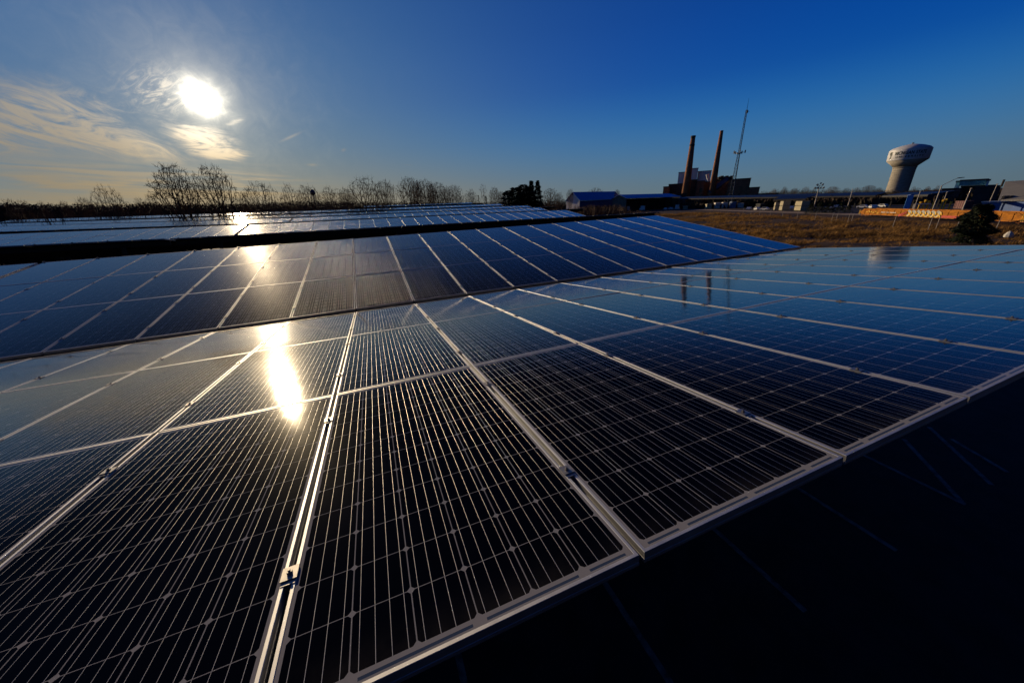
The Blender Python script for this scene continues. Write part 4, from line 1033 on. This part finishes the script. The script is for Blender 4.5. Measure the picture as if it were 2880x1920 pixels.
def glass_box():
    d = 330; c = px(2735, 520, d)
    o = thing('teal_glass_building', 'flat-roofed building with a tall teal glass front, behind the poles at right', 'building', (c.x, c.y, -5.))
    slab(o, 2702, 2778, 508, d, 22, M['teal_glass'], 'glazed_hall', zb=px(2738, 521, d).z, roofmat=M['dark'])
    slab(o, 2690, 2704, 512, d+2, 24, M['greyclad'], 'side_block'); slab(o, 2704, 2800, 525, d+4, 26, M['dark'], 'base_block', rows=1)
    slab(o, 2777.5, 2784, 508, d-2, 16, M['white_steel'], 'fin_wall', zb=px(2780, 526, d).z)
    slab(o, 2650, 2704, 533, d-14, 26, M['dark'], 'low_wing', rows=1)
glass_box()
def plain_hall(xl, xr, yt, d, depth, label, mat, name='warehouse', rows=1):
    c = px((xl+xr)/2, yt, d); o = thing(name, label, 'building', (c.x, c.y, -5.)); slab(o, xl, xr, yt, d, depth, mat, 'hall', rows=rows); return o
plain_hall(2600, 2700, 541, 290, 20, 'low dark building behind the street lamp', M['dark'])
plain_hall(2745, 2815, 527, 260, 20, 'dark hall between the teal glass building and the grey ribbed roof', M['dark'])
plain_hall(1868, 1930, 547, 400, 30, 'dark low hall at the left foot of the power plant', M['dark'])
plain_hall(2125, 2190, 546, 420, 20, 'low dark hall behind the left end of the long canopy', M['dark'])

# ------------------------------------------------------------------ yard: stacked pallets, containers, vehicles, bollards
def near_cap(g, x):
    lim = 285. if x < 2100 else 1e9; d = math.hypot(g.x-CAM.x, g.y-CAM.y)
    if d > lim: g = CAM + (g-CAM)*(lim/d); g.z = -4.95
    return g
def stack(x, yt, yb, wpx, label, mat, name='pallet_stack', grp='wrapped pallets along the gravel road', nx=3, nz=2, cat='pallet stack', depth=3.):
    g = near_cap(gnd(x, yb, -4.95), x); d = math.hypot(g.x-CAM.x, g.y-CAM.y); h = max(1.2, (px(x, yt, d)-px(x, yb, d)).length)
    w = (px(x-wpx/2, yb, d)-px(x+wpx/2, yb, d)).length
    o = thing(name, label, cat, (g.x, g.y, -4.95), YROT, grp)
    R = random.Random(int(x*7))
    for i in range(nx):
        for k in range(nz):
            mb = MB(); cw = w/nx*.90; ch = h/nz
            mb.prism([(-w/2+w*(i+.05)/nx, 0, ch*k+.16), (-w/2+w*(i+.05)/nx+cw, 0, ch*k+.16), (-w/2+w*(i+.05)/nx+cw*.97, 0, ch*(k+1)-R.uniform(.02, .15)), (-w/2+w*(i+.08)/nx, 0, ch*(k+1)-R.uniform(.02, .15))], (0, depth, 0)); mb.build('bale', mat, o)
            mb = MB()
            for q in range(3): mb.box((-w/2+w*(i+.05)/nx+cw*(.1+.4*q), depth/2, ch*k+.075), (cw*.12, depth, .14))
            mb.build('pallet', M['olive'], o)
    return o
for i, (x_, yt, yb, w_, mt, lb) in enumerate([
    (1985, 569, 583, 22, 'tan_bale', 'tan pallet stack left of the white wrapped pallets under the long canopy'),
    (2008, 567.5, 584, 22, 'white_bale', 'white wrapped pallet stack left of the blue grey container'),
    (2029, 567.5, 584.5, 18, 'white_bale', 'white wrapped pallet stack touching the blue grey container'),
    (2176, 569, 591, 12, 'tan_bale', 'narrow tan pallet stack left of the big tan stacks'),
    (2194, 566, 592, 24, 'tan_bale', 'big tan pallet stack in the middle of the yard, left one of the pair'),
    (2241, 566, 592.5, 46, 'tan_bale', 'widest tan pallet stack, just left of the floodlight pole'),
    (1920, 571, 581, 20, 'tan_bale', 'low tan pallet stack right of the open shed'),
    (2074, 571, 585, 14, 'white_bale', 'small white pallet stack right of the blue grey container')]):
    stack(x_, yt, yb, w_, lb, M[mt], nx=(1 if w_ < 15 else 2 if w_ < 20 else 3 if w_ < 30 else 5), nz=2)
def container(x, yt, yb, wpx, label, mat):
    g = near_cap(gnd(x, yb, -4.95), x); d = math.hypot(g.x-CAM.x, g.y-CAM.y); h = max(2.3, (px(x, yt, d)-px(x, yb, d)).length); w = (px(x-wpx/2, yb, d)-px(x+wpx/2, yb, d)).length
    v = px(x+5, yb, d)-px(x-5, yb, d); o = thing('container', label, 'container', (g.x, g.y, -4.95), YROT)
    mb = MB(); mb.box((0, 1.3, h/2), (w, 2.5, h-.1)); 
    for i in range(int(w/.8)): mb.box((-w/2+.4+i*.8, .02, h/2), (.35, .10, h-.5))
    mb.build('shell', mat, o)
    mb = MB(); mb.box((0, .0, h-.10), (w+.06, .16, .18)); mb.box((0, 0, .10), (w+.06, .16, .18))
    for sx in (-1, 1): mb.box((sx*w/2, 0, h/2), (.18, .18, h)); 
    mb.build('corner_posts', mat, o)
    mb = MB(); mb.prism([(w/2+.02, .3, .2), (w/2+.02, 2.3, .2), (w/2+.02, 2.3, h-.3), (w/2+.02, .3, h-.3)], (.06, 0, 0)); mb.build('doors', mat, o)
container(2053, 567, 585, 24, 'blue grey shipping container in the row of pallets', M['bluegrey'])
container(2694, 566, 587, 44, 'ribbed maroon container behind the orange rail car', M['maroon'])
container(2130, 573, 588, 36, 'dark container under the long canopy, between white and tan pallets', M['dark'])
def vehicle(x, yb, wpx, hpx, label, kind, rotd=0., at=None):
    g = near_cap(gnd(x, yb, -4.95), x)
    if at: g = px(x, yb, at)
    d = math.hypot(g.x-CAM.x, g.y-CAM.y); L = (px(x-wpx/2, yb, d)-px(x+wpx/2, yb, d)).length; L = max(3.6, min(L, 12.)); H = 1.5 if kind == 'car' else max(2.2, min(3.2, px(x, yb-hpx, d).z+4.95))
    v = px(x+5, yb, d)-px(x-5, yb, d); o = thing('parked_'+kind, label, kind, (g.x, g.y, -4.95), YROT+rotd, 'white vehicles parked in the yard')
    mb = MB(); Wd = 1.9
    if kind == 'car': prof = [(-L/2, .3), (-L/2, .85), (-L*.32, .95), (-L*.18, H), (L*.25, H), (L*.40, .95), (L/2, .85), (L/2, .3)]
    else: prof = [(-L/2, .35), (-L/2, H*.48), (-L*.43, H*.55), (-L*.34, H*.96), (-L*.30, H), (L/2, H), (L/2, .35)]
    mb.prism([(a, 0, b) for a, b in prof], (0, Wd, 0)); mb.build('body', M['white_paint'], o)
    mb = MB()
    if kind == 'car': mb.prism([(-L*.25, -.02, 1.0), (-L*.165, -.02, H-.08), (L*.22, -.02, H-.08), (L*.33, -.02, 1.0)], (0, .04, 0))
    else: mb.prism([(-L*.40, -.02, H*.56), (-L*.33, -.02, H*.90), (-L*.22, -.02, H*.90), (-L*.22, -.02, H*.56)], (0, .04, 0))
    mb.build('window', M['window'], o)
    for wx in (-L*.32, L*.32):
        for wy in (.0, Wd-.2):
            w = MB(); w.tube((wx, wy-.02, .34), (wx, wy+.22, .34), .34, .34, 12, 0, True); w.build('wheel', M['tyre'], o)
vehicle(1868, 580, 14, 6, 'white car parked at the right end of the open shed', 'car')
vehicle(1883, 580, 13, 6, 'white car next to the white box van', 'car', .5)
vehicle(1900, 582, 15, 13, 'white box van between the cars and the tan pallets', 'van')
vehicle(1596, 585, 26, 8, 'long white van left of the brown brush, below the barn', 'van')
vehicle(1562, 583, 14, 5, 'white car just right of the evergreen clump', 'car')
vehicle(1543, 582, 10, 5, 'small white car between the evergreen clump and the white van', 'car', .7)
vehicle(1764, 574, 14, 7, 'white van standing under the left end of the open shed', 'van')
vehicle(1806, 578, 12, 11, 'tall white van in the middle of the open shed', 'van', 1.2)
vehicle(2324, 566, 12, 5, 'white car under the long canopy right of the floodlight pole', 'car')
vehicle(2404, 566, 15, 11, 'white box van right of the bare pole under the long canopy', 'van')
for i, x_ in enumerate((2105, 2128, 2152, 2222, 2258, 2338, 2352, 2428, 2452, 2482)):
    vehicle(x_, 566, 14, 5, 'small pale car parked in the shade below the long dark canopy', 'car', (i*37 % 5)*.3-.5, 236 - (i % 3)*7)
for i, (x_, yt, yb, lb) in enumerate([(2583, 570, 585, 'leftmost yellow bollard behind the rail car'), (2596, 564, 583, 'tall yellow post with a signal head behind the rail car'), (2606, 567, 584, 'yellow post right of the one with a signal head'), (2622, 572, 582, 'short yellow post left of the street lamp'), (2645, 564, 583, 'yellow post just right of the street lamp'), (2656, 562, 577, 'thin yellow post midway to the maroon container'), (2669, 570, 584, 'yellow post at the left corner of the maroon container')]):
    g = gnd(x_-4, 590, -4.95); d = 158; a = px(x_, yb, d); t = px(x_+(yb-yt)*.35, yt, d)
    o = thing('yellow_post', lb, 'post', (a.x, a.y, -4.95), 0, 'yellow posts behind the rail car'); H = t.z+4.95
    mb = MB(); mb.tube((0, 0, 0), (0, 0, H), .16, .16, 8, 0, True); mb.build('shaft', M['yellow'], o)
    mb = MB(); mb.box((.1, 0, H), (.55, .4, .5)); mb.box((.1, -.22, H+.02), (.3, .06, .3)); mb.build('signal_head', M['yellow'], o)
a_ = px(2574, 574, 156); b_ = px(2618, 572.5, 156)
o = thing('gate_arm', 'white horizontal gate arm in front of the yellow posts', 'barrier', (a_.x, a_.y, -4.95)); v = b_-a_
mb = MB(); mb.tube((0, 0, a_.z+4.95), (v.x, v.y, b_.z+4.95), .14, .10, 6, 0, True); mb.build('arm', M['white_steel'], o)
mb = MB(); mb.box((0, 0, (a_.z+5)/2), (.5, .5, a_.z+5)); mb.build('housing', M['pole'], o)
a_ = px(2556, 566, 200)
o = thing('portable_toilet', 'small bright blue cabin below the right edge of the water tower', 'cabin', (a_.x, a_.y, -4.95), .4); h_ = px(2560, 549, 200).z+4.95
mb = MB(); mb.box((0, 0, h_/2), (1.5, 1.5, h_)); mb.build('shell', M['blue_roof'], o)
mb = MB(); mb.lathe((0, 0, h_+.003), [(1.0, 0), (.9, .15), (.3, .3)], 4); mb.build('roof', M['blue_paint'], o)
mb = MB(); mb.box((0, -.78, h_*.48), (.9, .05, h_*.8)); mb.build('door', M['bluegrey'], o)

twig_patch('shade_fill', SHADE_FILL[0], SHADE_FILL[1], .30, 9, M['wood'])  # added dark filler below the far canopies, in place of shade
